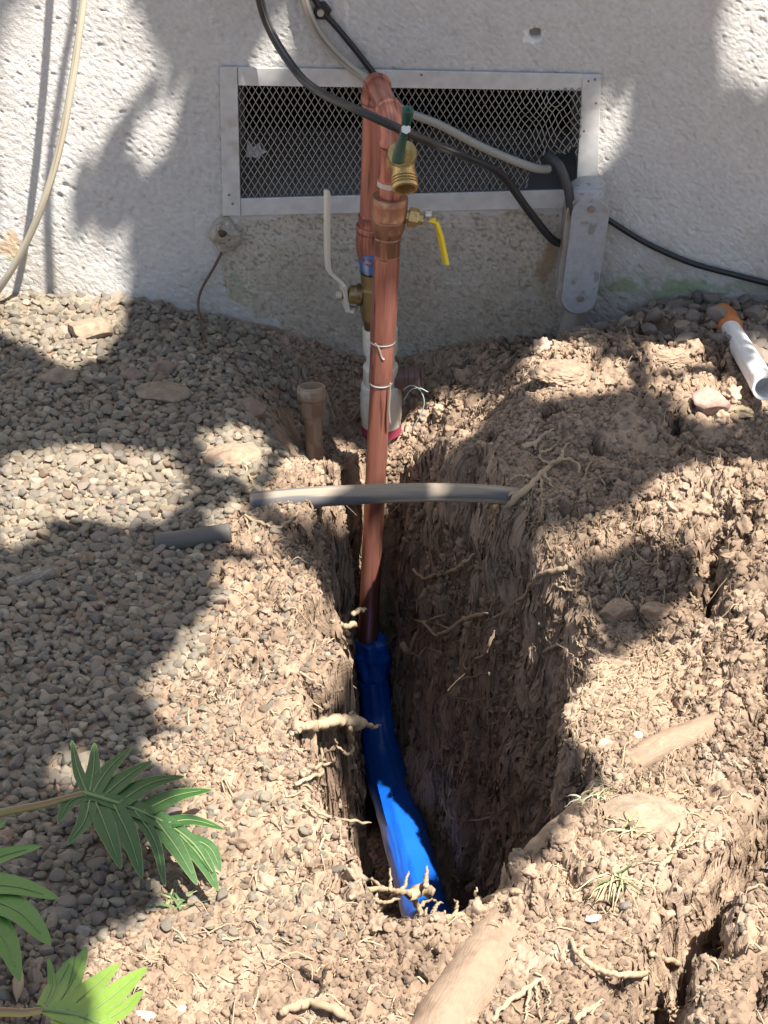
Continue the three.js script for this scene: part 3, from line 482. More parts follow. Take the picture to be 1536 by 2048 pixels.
  { const st = F(430), q = W(833, 436, ZF);
    const stem = part(bv, 'stem_nut', turned(st.clone().add(V(0.012, 0, 0)), q.clone(), [[0, 0.006], [0.008, 0.006], [0.008, 0.0095], [0.0095, 0.0102], [0.0165, 0.0102], [0.018, 0.0095], [0.018, 0.006], [0.024, 0.006], [0.024, 0]], 6, true), brass);
    const s = new THREE.Shape(); const yv = (u, v) => { const p = W(u, v, ZF); return [p.z, p.y]; };
    // the lever: a bent strip, broad at the stem, hanging down
    const P = [W(850, 432, ZF), W(862, 440, ZF), W(873, 447, ZF + 0.004), W(880, 470, ZF + 0.007), W(886, 497, ZF + 0.010), W(892, 527, ZF + 0.013)], wd = [0.009, 0.0095, 0.010, 0.0075, 0.0065, 0.0072];
    const strip = (P, wd, th) => { const pos = [], idx = []; P.forEach((p, i) => { const T = P[Math.min(P.length - 1, i + 1)].clone().sub(P[Math.max(0, i - 1)]).normalize(), w = V(0.35, 0, 1).normalize(), n = T.clone().cross(w).normalize(), w2 = n.clone().cross(T).normalize(); for (const [a, b] of [[-1, -1], [-0.8, -1.25], [0.8, -1.25], [1, -1], [1, 1], [0.8, 1.25], [-0.8, 1.25], [-1, 1]]) { const q = p.clone().addScaledVector(w2, a * wd[i]).addScaledVector(n, b * th); pos.push(q.x, q.y, q.z); } }); const m = 8; for (let i = 0; i + 1 < P.length; i++) for (let k = 0; k < m; k++) { const a = i * m + k, b = i * m + (k + 1) % m; idx.push(a, b, a + m, b, b + m, a + m); } for (const [o, f] of [[0, 1], [(P.length - 1) * m, 0]]) for (let k = 1; k < m - 1; k++) f ? idx.push(o, o + k + 1, o + k) : idx.push(o, o + k, o + k + 1); const g = new THREE.BufferGeometry(); g.setAttribute('position', new THREE.Float32BufferAttribute(pos, 3)); g.setIndex(idx); g.computeVertexNormals(); g.setAttribute('uv', new THREE.Float32BufferAttribute(new Float32Array(pos.length / 3 * 2), 2)); return toCreasedNormals(g, 0.7); };
    part(bv, 'lever', strip(P.slice(1), wd.slice(1), 0.0016), mat(0.80, 0.60, 0.015, 0.35), 'yellow coated lever hanging down');
    part(bv, 'lever_shank', strip([W(848, 432, ZF), W(866, 444, ZF + 0.001)], [0.0085, 0.0085], 0.001), mat(0.22, 0.20, 0.18, 0.5, { metalness: 0.5 }));
    part(bv, 'bolt', place(new THREE.CylinderGeometry(0.0045, 0.0045, 0.006, 6).rotateZ(Math.PI / 2), W(857, 429, ZF + 0.004)), steel);
    // lower brass valve with the cream lever
    const lb = part(loop, 'ball_valve', turned(W(752, 655, ZB), W(744, 528, ZB), [[0, 0.010], [0, 0.0135], [0.012, 0.0135], [0.013, 0.0155], [0.03, 0.0165], [0.05, 0.0155], [0.052, 0.0135], [0.068, 0.0135], [0.068, 0.010]], 24), oldBrass, 'tarnished brass ball valve below the blue tape');
    const s0 = W(735, 590, ZB), s1 = W(690, 588, ZB);
    part(lb, 'stem_nut', turned(s0, s1, [[0, 0.0095], [0.006, 0.0095], [0.006, 0.012], [0.0085, 0.0125], [0.012, 0.0125], [0.012, 0.0105], [0.0185, 0.0105], [0.020, 0.0095], [0.022, 0.004], [0.030, 0.004], [0.030, 0]], 20), oldBrass);
    const C = [W(694, 618, ZB), W(690, 604, ZB), W(687, 578, ZB), W(684, 566, ZB + 0.002), W(668, 551, ZB + 0.003), W(658, 541, ZB + 0.003), W(655, 522, ZB + 0.003), W(654, 470, ZB + 0.004), W(654, 420, ZB + 0.004), W(654, 383, ZB + 0.004)];
    const lev = strip(new THREE.CatmullRomCurve3(C, false, 'centripetal').getPoints(40), Array.from({ length: 41 }, (_, i) => i < 14 ? 0.0085 : 0.0062), 0.0017);
    part(lb, 'lever', lev, new THREE.MeshStandardMaterial({ roughness: 0.6, map: blotch([0.62, 0.58, 0.49], [[[0.45, 0.38, 0.28], 7, 0.3, 0.2]], 64, 6) }), 'cream lever standing up to the left');
    part(lb, 'lever_tip', sweep([W(654, 440, ZB + 0.004), W(654, 400, ZB + 0.004), W(654, 381, ZB + 0.004)], t => t > 0.97 ? 0.0015 : 0.0031, { seg: 30, rad: 12 }), mat(0.66, 0.62, 0.53, 0.5));
    part(lb, 'nut', place(new THREE.CylinderGeometry(0.006, 0.006, 0.006, 6).rotateZ(Math.PI / 2), W(678, 590, ZB)), mat(0.55, 0.48, 0.38, 0.5, { metalness: 0.4 }));
    part(lb, 'lever_foot', strip([W(694, 617, ZB), W(712, 620, ZB + 0.004)], [0.006, 0.006], 0.0014), mat(0.6, 0.55, 0.47, 0.6));
    // tee and hose tap
    part(loop, 'tee', turned(F(362), F(268), [[0, R34], [0, 0.0128], [0.0015, 0.0132], [0.004, 0.0127], [0.036, 0.0127], [0.038, 0.0132], [0.04, R34]]), copper);
    part(loop, 'tape_band', turned(F(370), F(358), [[0, 0.0114], [0, 0.0137], [0.0055, 0.0135], [0.0055, 0.0114]]), mat(0.55, 0.45, 0.40, 0.6), 'pale strip of paper tape');
    const tap = part(loop, 'hose_tap', turned(F(318).add(V(0.004, 0, 0.004)), W(806, 326, ZF + 0.034), [[0, 0.011], [0.006, 0.0118], [0.012, 0.0105], [0.02, 0.0105], [0.026, 0.0115]], 8, true), brass, 'yellow brass hose tap');
    const d0 = W(804, 312, ZF + 0.036), d1 = W(812, 392, ZF + 0.072);
    part(tap, 'spout', turned(d0, d1, [[-0.012, 0], [-0.010, 0.008], [-0.004, 0.0122], [0.004, 0.0125], [0.018, 0.0115], [0.022, 0.0122], ...[0, 1, 2, 3].flatMap(k => [[0.0235 + k * 0.0032, 0.0121], [0.0245 + k * 0.0032, 0.0134], [0.0258 + k * 0.0032, 0.0134]]), [0.0372, 0.0126], [0.0374, 0.0098], [0.024, 0.0094], [0.022, 0]], 28), brass);
    const b0 = W(806, 320, ZF + 0.036), b1 = W(803, 290, ZF + 0.062);
    part(tap, 'bonnet', turned(b0, b1, [[0, 0.0115], [0.010, 0.0115], [0.011, 0.0142], [0.0155, 0.0146], [0.018, 0.0142], [0.0185, 0.0095], [0.025, 0.0085], [0.026, 0.004], [0.036, 0.004], [0.036, 0]], 24), brass);
    const hd = b1.clone().sub(b0).normalize(), hc = W(808, 270, ZF + 0.072);
    const hP = [W(816, 213, ZF + 0.082), W(814, 238, ZF + 0.079), W(809, 262, ZF + 0.075), W(803, 285, ZF + 0.074), W(798, 308, ZF + 0.074), W(796, 327, ZF + 0.074)];
    part(tap, 'handle', sweep(hP, (t) => { const e = Math.pow(Math.abs(t - 0.45) / 0.55, 1.2); return (0.0042 + 0.0026 * clamp(e)) * Math.sqrt(clamp(Math.min(t, 1 - t) * 22, 0.06, 1)); }, { seg: 50, rad: 16 }), mat(0.006, 0.055, 0.038, 0.28), 'dark green two-armed handle');
    part(tap, 'handle_nut', place(new THREE.CylinderGeometry(0.0048, 0.0052, 0.005, 6).rotateX(1.2), W(812, 258, ZF + 0.081)), steel);
  }
}
/* white plastic riser behind the copper */
const pvc = new THREE.MeshStandardMaterial({ roughness: 0.45, map: blotch([0.74, 0.70, 0.60], [[[0.58, 0.48, 0.34], 6, 0.25, 0.35], [[0.80, 0.78, 0.74], 4, 0.1, 0.3]], 128, 31) });
{
  const A = v => W(lerp(760, 763, (v - 640) / 250), v, ZB), t = thing('plastic_riser', 'white plastic pipe riser with fittings behind the copper pipe', 'pipe', A(890));
  part(t, 'adapter', turned(A(705), A(648), [[0, 0.012], [0, 0.0185], [0.004, 0.0192], [0.03, 0.0192], [0.032, 0.0165], [0.034, 0.012]], 24), pvc);
  part(t, 'pipe', sweep([A(690), A(800), A(905)], 0.0158, { seg: 8, rad: 28 }), pvc);
  part(t, 'coupling', turned(A(768), A(728), [[0, 0.0158], [0, 0.019], [0.001, 0.0195], [0.023, 0.0195], [0.024, 0.0185], [0.024, 0.0158]], 28), pvc);
  const tee = part(t, 'tee', turned(A(862), A(757), [[0, 0.0158], [0, 0.021], [0.004, 0.022], [0.013, 0.022], [0.02, 0.0232], [0.048, 0.0232], [0.054, 0.0222], [0.0605, 0.022], [0.062, 0.021], [0.062, 0.0158]], 28), pvc);
  part(tee, 'primer_stain', sweep([A(862), A(852), A(846)], 0.0223, { seg: 4, rad: 28, cap: false }), mat(0.42, 0.06, 0.12, 0.5), 'magenta primer smear');
  const b0 = W(785, 758, ZB), b1 = W(841, 756, ZB + 0.002);
  part(tee, 'side_branch', turned(b0, b1, [[0, 0.0125], [0.014, 0.0125], [0.015, 0.0142], [0.018, 0.0142], [0.019, 0.013], [0.021, 0.0142], [0.025, 0.0142], [0.026, 0.013], [0.0285, 0.0138], [0.0312, 0.0136], [0.0314, 0.010], [0.022, 0.009], [0.022, 0]], 24), mat(0.14, 0.085, 0.075, 0.6), 'dark primed side outlet');
}
{ // loose thread
  const P = [[806, 780], [822, 771], [838, 778], [848, 800], [846, 818], [834, 842], [826, 858]].map(([u, v]) => W(u, v, ZB + 0.03));
  const Q = [[808, 800], [822, 780], [838, 776], [856, 784]].map(([u, v]) => W(u, v, ZB + 0.032));
  solo('loose_thread', clean([sweep(P, 0.0007, { seg: 40, rad: 5 }), sweep(Q, 0.0006, { seg: 24, rad: 5 })]), mat(0.33, 0.45, 0.42, 0.7), 'pale green frayed thread beside the white plastic riser', 'thread', P[6].clone());
}
/* blue sleeve on the copper where it goes down into the pit */
{
  const mB = new THREE.MeshPhysicalMaterial({ color: col(0.008, 0.115, 0.58), roughness: 0.34, clearcoat: 0.25, clearcoatRoughness: 0.3, bumpMap: grainTex(128, (u, v) => 0.5 + 0.5 * Math.abs(fbm2(u * 9, v * 9, 4))), bumpScale: 0.006 });
  const C = [[746, 1352, 0.2], [757, 1420, 0.205], [766, 1510, 0.235], [790, 1600, 0.305], [818, 1700, 0.395], [842, 1790, 0.468], [862, 1860, 0.53], [880, 1930, 0.60]].map(([u, v, z]) => W(u, v, z));
  const t = thing('blue_sleeve', 'bright blue plastic sleeve wrapped over the pipe in the pit', 'pipe sleeve', C[6].clone());
  part(t, 'sleeve', sweep(C, (s, a) => { const w = lerp(0.0185, 0.0265, sstep(0, 0.3, s)); let r = w * (1 + 0.05 * Math.sin(a * 2 + 1) + 0.03 * noise2(s * 14, Math.cos(a) * 2 + 5) + 0.02 * noise2(s * 40, Math.sin(a) * 3)); const fold = Math.exp(-(((a - 1.15 - s * 0.9 + 0.5 * Math.sin(s * 7)) / 0.22) ** 2)) * sstep(0.38, 0.5, s); return r * (1 - 0.20 * fold + 0.10 * Math.exp(-(((a - 1.6 - s * 0.9) / 0.18) ** 2)) * sstep(0.4, 0.55, s)); }, { seg: 120, rad: 64 }), mB);
  const K = [[744, 1276], [745, 1300], [747, 1325], [749, 1350], [750, 1368]].map(([u, v]) => W(u, v, 0.2));
  part(t, 'gathered_cuff', sweep(K, (s, a) => 0.0168 + 0.0022 * Math.sin(Math.PI * s) - 0.004 * (s < 0.02 ? 1 : 0) - 0.0035 * sstep(0.7, 1, s) + 0.0014 * Math.sin(a * 5 + s * 6) + 0.0012 * noise2(a * 3, s * 9) + 0.0020 * Math.exp(-(((s - 0.36 + 0.06 * Math.sin(a + 1)) / 0.05) ** 2)), { seg: 60, rad: 64, cap: true }), mB, 'loose crumpled top of the sleeve');
  // overlapping flap edge down the sleeve
  const e = [[752, 1560], [762, 1600], [772, 1640], [790, 1690], [808, 1745], [826, 1770]];
  const P = e.map(([u, v], i) => W(u, v, lerp(0.292, 0.455, i / 5) + 0.012)), Q = [[790, 1562], [783, 1600], [790, 1645], [803, 1690], [815, 1740], [828, 1772]].map(([u, v], i) => W(u, v, lerp(0.296, 0.459, i / 5) + 0.018));
  const pos = [], idx = []; const A = new THREE.CatmullRomCurve3(P).getPoints(24), Bq = new THREE.CatmullRomCurve3(Q).getPoints(24);
  A.forEach((a, i) => { const m = a.clone().lerp(Bq[i], 0.5).add(V(0, 0.001, -0.006)); for (const p of [a, m, Bq[i]]) pos.push(p.x, p.y, p.z); if (i < 24) for (const k of [0, 1]) { const o = i * 3 + k; idx.push(o, o + 3, o + 1, o + 1, o + 3, o + 4); } });
  const g = new THREE.BufferGeometry(); g.setAttribute('position', new THREE.Float32BufferAttribute(pos, 3)); g.setIndex(idx); g.computeVertexNormals(); g.setAttribute('uv', new THREE.Float32BufferAttribute(new Float32Array(pos.length / 3 * 2), 2));
  part(t, 'folded_flap', g, mB);
}
/* ------------------------------------------------------------------ old pipes lying about */
{
  const dirt = new THREE.MeshStandardMaterial({ roughness: 0.8, map: blotch([0.33, 0.24, 0.165], [[[0.25, 0.16, 0.10], 6, 0.1, 0.35], [[0.44, 0.36, 0.27], 5, 0.25, 0.3]], 128, 41) });
  const a = W(632, 960, 0.172), b = W(622, 772, 0.150), L = b.distanceTo(a), t = thing('pipe_stub', 'dirty capless copper pipe stub standing in the soil left of the copper riser', 'pipe stub', a);
  part(t, 'pipe', turned(a, b, [[0, 0.0095], [L - 0.03, 0.0095], [L - 0.03, 0.008]], 24), dirt);
  part(t, 'collar', turned(a, b, [[L - 0.034, 0.0095], [L - 0.034, 0.0118], [L - 0.0325, 0.0124], [L - 0.016, 0.0126], [L - 0.0145, 0.0150], [L - 0.013, 0.0156], [L - 0.004, 0.0158], [L - 0.001, 0.0154], [L, 0.0146], [L, 0.0122], [L - 0.012, 0.0118], [L - 0.014, 0]], 28), dirt);
}
{
  const m = new THREE.MeshStandardMaterial({ roughness: 0.85, map: blotch([0.27, 0.225, 0.175], [[[0.12, 0.115, 0.12], 4, 0.0, 0.25], [[0.36, 0.31, 0.24], 7, 0.15, 0.3]], 256, 43) });
  const P = [W(503, 1006, 0.430), W(600, 996, 0.430), W(720, 989, 0.430), W(860, 985, 0.430), W(980, 988, 0.426), W(1075, 998, 0.418)];
  const ph = t => 0.0108 - 0.0022 * t, t = thing('old_conduit', 'weathered grey plastic pipe bridging the pit in front of the copper riser', 'pipe', P[0].clone());
  part(t, 'pipe', sweep(P, ph, { seg: 50, rad: 28, cap: false }), m);
  part(t, 'bore', sweep(P, s => ph(s) - 0.002, { seg: 50, rad: 28, cap: false }), mat(0.06, 0.06, 0.06, 0.9));
  const d = P[1].clone().sub(P[0]).normalize(); part(t, 'rim', turned(P[0].clone(), P[0].clone().add(d), [[0.0006, 0.0088], [0, 0.0091], [0, 0.0107], [0.0008, 0.0110]], 28), m);
}
{
  const P = [surf(312, 1090, 0.004), surf(385, 1084, 0.008), surf(462, 1074, 0.010)];
  solo('short_dark_pipe', sweep(P, (s, a) => 0.0098 * (1 + 0.04 * noise2(s * 9, Math.cos(a) * 2)), { seg: 20, rad: 20 }), new THREE.MeshStandardMaterial({ roughness: 0.7, map: blotch([0.095, 0.088, 0.08], [[[0.24, 0.20, 0.16], 6, 0.1, 0.3]], 128, 44) }), 'short dark grey piece of pipe half sunk in the gravel', 'pipe', P[0].clone());
  const p = surf(62, 1163, 0.006), g = new RoundedBoxGeometry(0.046, 0.008, 0.014, 2, 0.003); const A = g.attributes.position; for (let i = 0; i < A.count; i++) A.setY(i, A.getY(i) * (1 - 6 * A.getX(i)) + 0.002 * noise2(A.getX(i) * 200, A.getZ(i) * 200)); g.computeVertexNormals(); g.rotateY(0.42); g.rotateX(0.25); place(g, p);
  solo('bark_piece', g, new THREE.MeshStandardMaterial({ roughness: 0.9, map: blotch([0.17, 0.145, 0.12], [[[0.28, 0.25, 0.21], 9, 0.1, 0.3]], 64, 45) }), 'flat grey strip of bark lying on the shaded gravel', 'bark', p);
}
{
  const a = W(1449, 640, 0.060), b = W(1531, 776, 0.30), L = a.distanceTo(b), t = thing('white_plastic_pipe', 'white plastic pipe end with an orange taped joint pointing out of the gravel', 'pipe', a.clone().setY(a.y - 0.01));
  const wm = new THREE.MeshStandardMaterial({ roughness: 0.35, map: blotch([0.80, 0.80, 0.79], [[[0.62, 0.58, 0.5], 5, 0.4, 0.25]], 64, 51) });
  part(t, 'pipe', turned(a, b, [[-0.02, 0.0112], [L * 0.5, 0.0124], [L - 0.035, 0.0130], [L - 0.02, 0.0136], [L - 0.001, 0.0138], [L, 0.0134], [L, 0.0108], [L - 0.035, 0.0104], [L - 0.035, 0]], 32), wm);
  const d = b.clone().sub(a).normalize();
  part(t, 'orange_tape', sweep([a.clone().addScaledVector(d, -0.02), a.clone().addScaledVector(d, 0.012), a.clone().addScaledVector(d, 0.042)], (s, x) => (s > 0.97 ? 0.0116 : 0.0150) + 0.0012 * noise2(Math.cos(x) * 2, s * 7 + Math.sin(x) * 2), { seg: 18, rad: 22 }), new THREE.MeshStandardMaterial({ roughness: 0.75, map: blotch([0.50, 0.17, 0.05], [[[0.33, 0.22, 0.14], 5, 0.05, 0.35]], 64, 52) }), 'orange taped end');
}
//@@NEXT
/* ------------------------------------------------------------------ gravel, stones, clods */
const up = V(0, 1, 0), Q = new THREE.Quaternion(), Mx = new THREE.Matrix4();
const randQ = (r) => new THREE.Quaternion(r() - 0.5, r() - 0.5, r() - 0.5, r() - 0.5).normalize();
function tiltTo(n, yaw) { return new THREE.Quaternion().setFromUnitVectors(up, n).multiply(new THREE.Quaternion().setFromAxisAngle(up, yaw)); }
const stoneMat = new THREE.MeshStandardMaterial({ roughness: 0.95, bumpMap: rockBump, bumpScale: 0.0004 });
const pebbleGeos = [1, 2, 3, 4, 5, 6].map(k => (() => { const g = toCreasedNormals(rockGeo(k * 13, 2, 13, 0.05, 1.2), 0.42); return g; })());
const clodGeos = [1, 2, 3, 4].map(k => rockGeo(k * 17 + 3, 5, 7, 0.42, 2.6));
const crumbGeos = [1, 2, 3].map(k => rockGeo(k * 19 + 5, 2, 5, 0.42, 2.0));
const grey = [[0.236, 0.2, 0.151], [0.211, 0.184, 0.144], [0.26, 0.22, 0.163], [0.18, 0.157, 0.126], [0.236, 0.184, 0.133], [0.196, 0.145, 0.107], [0.301, 0.259, 0.2], [0.18, 0.165, 0.144], [0.155, 0.125, 0.1]];
const dark = [[0.188, 0.154, 0.128], [0.158, 0.135, 0.116], [0.225, 0.18, 0.143], [0.188, 0.135, 0.105]];
{
  const r = mulberry(77), items = [], cellS = 0.02, grid = new Map();
  const key = (x, z) => Math.floor(x / cellS) + ',' + Math.floor(z / cellS);
  const near = (x, z, d) => { const a = Math.floor(x / cellS), b = Math.floor(z / cellS); for (let i = -1; i <= 1; i++) for (let j = -1; j <= 1; j++) for (const q of grid.get((a + i) + ',' + (b + j)) ?? []) if (Math.hypot(q[0] - x, q[1] - z) < d * (q[2] + 0.0)) return true; return false; };
  const add = (x, z, s, g, lift) => {
    const y = hAt(x, z); const n = normalAt(x, z, 0.012); if (n.y < 0.55) return;
    const pal = g === 2 ? dark : grey, c = pal[Math.min(pal.length - 1, Math.floor(r() * r() * 1.25 * pal.length))], f = 0.8 + 0.4 * r();
    const q = tiltTo(n, r() * 6.28).multiply(new THREE.Quaternion().setFromEuler(new THREE.Euler((r() - 0.5) * 0.9, 0, (r() - 0.5) * 0.9)));
    const o = { p: V(x, y + s * lift, z), q, s: V(s * (0.85 + 0.5 * r()), s * (0.55 + 0.3 * r()), s * (0.75 + 0.3 * r())), c: col(c[0] * f, c[1] * f, c[2] * f), k: Math.floor(r() * 6), g };
    items.push(o); const kk = key(x, z); if (!grid.has(kk)) grid.set(kk, []); grid.get(kk).push([x, z, s]);
  };
  for (let k = 0; k < 60000; k++) { const x = lerp(X0 + 0.01, X1 - 0.01, r()), z = lerp(0.006, Z1 - 0.02, r()), g = gravelAt(x, z); if (!g) continue; const s = g === 2 ? lerp(0.006, 0.012, r()) : lerp(0.0042, 0.0088, r() * r()); if (near(x, z, 1.35)) continue; add(x, z, s, g, 0.25); }
  for (let k = 0; k < 18000; k++) { const x = lerp(X0 + 0.01, X1 - 0.01, r()), z = lerp(0.006, Z1 - 0.02, r()), g = gravelAt(x, z); if (!g) continue; add(x, z, lerp(0.0028, 0.0068, r() * r()), g, 0.6 + 0.5 * r()); }
  // stones scattered through the soil by the gravel's edge
  for (let k = 0; k < 1500; k++) { const u = lerp(260, 740, r()), v = lerp(1000, 1900, r()); const p = G(u, v); if (p.x > 0.0 || gravelAt(p.x, p.z) || hAt(p.x, p.z) < -0.05) continue; add(p.x, p.z, lerp(0.002, 0.006, r() * r()), 1, 0.2); }
  for (let k = 0; k < 300; k++) { const x = lerp(-0.1, 0.5, r()), z = lerp(0.02, 1.2, r()); if (gravelAt(x, z)) continue; add(x, z, lerp(0.002, 0.0055, r() * r()), 1, 0.3); }
  // those that show largest become stones of their own
  for (const o of items) { const [u, v, d] = toPixel(o.p); o.show = u > 0 && u < PW && v > 0 && v < PH ? o.s.x * o.s.z / d / d : 0; }
  const order = items.slice().sort((a, b) => b.show - a.show), bed = new THREE.Group(); bed.name = 'gravel_bed'; bed.userData = { kind: 'structure', label: 'bed of loose grey and tan gravel beside the pit' }; scene.add(bed);
  const mats = {}; const matOf = c => { const k = [c.r, c.g, c.b].map(x => Math.round(x * 14)).join(); return mats[k] ??= new THREE.MeshStandardMaterial({ color: c, roughness: 0.95, bumpMap: rockBump, bumpScale: 0.0006 }); };
  const solos = order.slice(0, 300), rest = order.slice(300);
  for (const o of solos) { const m = new THREE.Mesh(pebbleGeos[o.k], matOf(o.c)); m.name = 'pebble'; m.position.copy(o.p); m.quaternion.copy(o.q); m.scale.copy(o.s); m.castShadow = m.receiveShadow = true; bed.add(m); }
  pebbleGeos.forEach((g, k) => { const L = rest.filter(o => o.k === k), im = new THREE.InstancedMesh(g, stoneMat, L.length); L.forEach((o, i) => { im.setMatrixAt(i, Mx.compose(o.p, o.q, o.s)); im.setColorAt(i, o.c); }); im.name = 'loose_gravel'; im.userData = { kind: 'stuff' }; im.castShadow = im.receiveShadow = true; bed.add(im); });
}
const tmpc = [0, 0, 0];
function scatter(name, label, geos, n, seed, pick, size, flat = 0.8, sink = 0.2) {
  const r = mulberry(seed), L = geos.map(() => []);
  for (let k = 0, tries = 0; k < n && tries < n * 12; tries++) {
    const x = lerp(X0 + 0.01, X1 - 0.01, r()), z = lerp(0.008, Z1 - 0.02, r()), w = pick(x, z, r); if (r() > w) continue;
    const s = size(r, x, z), nn = normalAt(x, z, 0.008), y = hAt(x, z); soilTint(x, z, tmpc); const f = 0.85 + 0.45 * r();
    L[Math.floor(r() * geos.length)].push([V(x, y, z).addScaledVector(nn, s * sink), randQ(r), V(s, s * lerp(flat, 1, r()), s * lerp(0.7, 1.1, r())), col(tmpc[0] * f, tmpc[1] * f, tmpc[2] * f)]); k++;
  }
  const grp = new THREE.Group(); grp.name = name; grp.userData = { kind: 'stuff', label, category: 'soil' }; scene.add(grp);
  geos.forEach((g, i) => { const im = new THREE.InstancedMesh(g, stoneMat, L[i].length); L[i].forEach((a, k) => { im.setMatrixAt(k, Mx.compose(a[0], a[1], a[2])); im.setColorAt(k, a[3]); }); im.name = name; im.castShadow = im.receiveShadow = true; im.userData = { kind: 'stuff' }; grp.add(im); });
}
const clodZone = (x, z) => { if (gravelAt(x, z)) return 0.02; const h = hAt(x, z); if (h < -0.45) return 0.08; const patch = sstep(-0.15, 0.35, fbm2(x * 9 + 20, z * 9 + 4, 3)); const right = sstep(-0.03, 0.08, x); return lerp(0.10, 0.10 + 0.9 * patch * patch, right); };
scatter('soil_clods', 'brown crumbly clods of dug soil around the pit', clodGeos, 3400, 5, clodZone, r => 0.0030 + 0.0110 * Math.pow(r(), 3.5), 0.5, -0.1);
scatter('soil_crumbs', 'small crumbs of brown soil strewn over the digging', crumbGeos, 62000, 6, (x, z) => gravelAt(x, z) ? 0.02 : 0.14 + 0.86 * Math.pow(sstep(-0.3, 0.45, fbm2(x * 13 + 2, z * 13 - 5, 3)), 1.5), r => 0.0010 + 0.0034 * Math.pow(r(), 3), 0.7, 0.25);

{
  const r = mulberry(91), L = crumbGeos.map(() => []), pc = [0, 0, 0];
  for (let k = 0; k < 15000; k++) {
    const u = lerp(600, 1420, r()), v = lerp(860, 1840, r()), p = surf(u, v); if (p.z < 0.02) continue; const h = hAt(p.x, p.z); if (h > -0.02) continue; const nn = normalAt(p.x, p.z, 0.004); if (nn.y > 0.8) continue;
    const s = 0.0012 + 0.0060 * Math.pow(r(), 3.5); soilTint(p.x, p.z, pc); const f = 0.8 + 0.45 * r();
    L[Math.floor(r() * 3)].push([p.clone().addScaledVector(nn, -s * 0.2), randQ(r), V(s, s * lerp(0.6, 1, r()), s * lerp(0.7, 1.1, r())), col(pc[0] * f, pc[1] * f, pc[2] * f)]);
  }
  const grp = new THREE.Group(); grp.name = 'pit_wall_crumbs'; grp.userData = { kind: 'stuff', label: 'brown soil crumbs clinging to the steep pit walls', category: 'soil' }; scene.add(grp);
  crumbGeos.forEach((g, i) => { const im = new THREE.InstancedMesh(g, stoneMat, L[i].length); L[i].forEach((a, k) => { im.setMatrixAt(k, Mx.compose(a[0], a[1], a[2])); im.setColorAt(k, a[3]); }); im.name = 'pit_wall_crumbs'; im.castShadow = im.receiveShadow = true; im.userData = { kind: 'stuff' }; grp.add(im); });
}
// single stones and clods the photograph shows: [u, v, width px, height px, colour, name, label, category]
const bigStoneMat = new THREE.MeshStandardMaterial({ vertexColors: true, roughness: 0.97 });
function bigStone(u, v, w, h, c, name, label, cat, seed, opt = {}) {
  const p = surf(u, v + h * 0.15), k = p.distanceTo(CAM) / FPX, sx = w * k / 2, sy = h * k / 2 * (opt.tall ?? 0.8), sz = opt.deep ? opt.deep : sx * 0.7;
  const g = rockGeo(seed, (opt.detail ?? 8) * 2, opt.cuts ?? 7, opt.amp ?? 0.08, opt.freq ?? 1.6); g.scale(sx, sy, sz); g.rotateZ(opt.rot ?? 0); g.rotateY(opt.yaw ?? 0); place(g, V(p.x, p.y + sy * (opt.lift ?? 0.35), p.z));
  const A = g.attributes.position, cl = new Float32Array(A.count * 3); for (let i = 0; i < A.count; i++) { const x = A.getX(i), y = A.getY(i), z = A.getZ(i), f = 1 + 0.22 * noise3(x * 90 + seed, y * 90, z * 90) + 0.2 * noise3(x * 300, y * 300, z * 300 + seed) + 0.16 * noise3(x * 700, y * 700, z * 700); for (let k = 0; k < 3; k++) cl[i * 3 + k] = c[k] * f; }
  g.setAttribute('color', new THREE.BufferAttribute(cl, 3)); solo(name, g, bigStoneMat, label, cat, p.clone(), opt.group);
}
const pink = [0.22, 0.155, 0.12], tan = [0.29, 0.21, 0.148];
bigStone(178, 662, 92, 76, [0.281, 0.211, 0.148], 'stone', 'large tan stone leaning on the sunlit foot of the wall', 'stone', 201, { cuts: 10, amp: 0.04 });
bigStone(118, 752, 84, 46, [0.234, 0.176, 0.129], 'stone', 'flat brown stone lying below the tan leaning stone', 'stone', 202);
bigStone(268, 750, 54, 46, pink, 'stone', 'pinkish brown angular stone touching its rounder twin', 'stone', 203, { cuts: 9 });
bigStone(323, 740, 56, 50, pink, 'stone', 'pinkish brown rounded stone beside the angular one', 'stone', 204, { cuts: 9 });
bigStone(322, 785, 116, 36, [0.226, 0.176, 0.129], 'stone', 'long brown slab stone below the two pinkish stones', 'stone', 205, { cuts: 4, amp: 0.05, tall: 0.7 });
bigStone(498, 815, 70, 56, [0.242, 0.172, 0.129], 'stone', 'dark brown stone in the gravel left of the pipe stub', 'stone', 206);
bigStone(466, 900, 118, 96, tan, 'soil_clod', 'cracked tan soil clod in a patch of sun by the gravel', 'clod', 207, { amp: 0.10, cuts: 4, tall: 0.5, lift: 0.1 });
bigStone(1120, 745, 122, 84, tan, 'soil_clod', 'broad sunlit clod on the spoil below the conduit', 'clod', 208, { amp: 0.22, freq: 2.4, tall: 0.6, lift: 0.3, detail: 12 });
bigStone(1228, 755, 62, 54, tan, 'soil_clod', 'brown clod half in shade beside the broad sunlit clod', 'clod', 209, { amp: 0.2, freq: 2.2, detail: 10 });
bigStone(1340, 715, 90, 46, tan, 'soil_clod', 'crumbly sunlit clod among the dark gravel', 'clod', 210, { amp: 0.28, freq: 2.6, detail: 12 });
bigStone(1420, 802, 78, 74, [0.39, 0.257, 0.211], 'stone', 'pale pink angular stone below the white plastic pipe', 'stone', 211, { cuts: 10, amp: 0.04 });
bigStone(1480, 825, 52, 40, [0.312, 0.242, 0.156], 'soil_clod', 'small tan clod beside the pale pink stone', 'clod', 212, { amp: 0.25, freq: 2.2 });
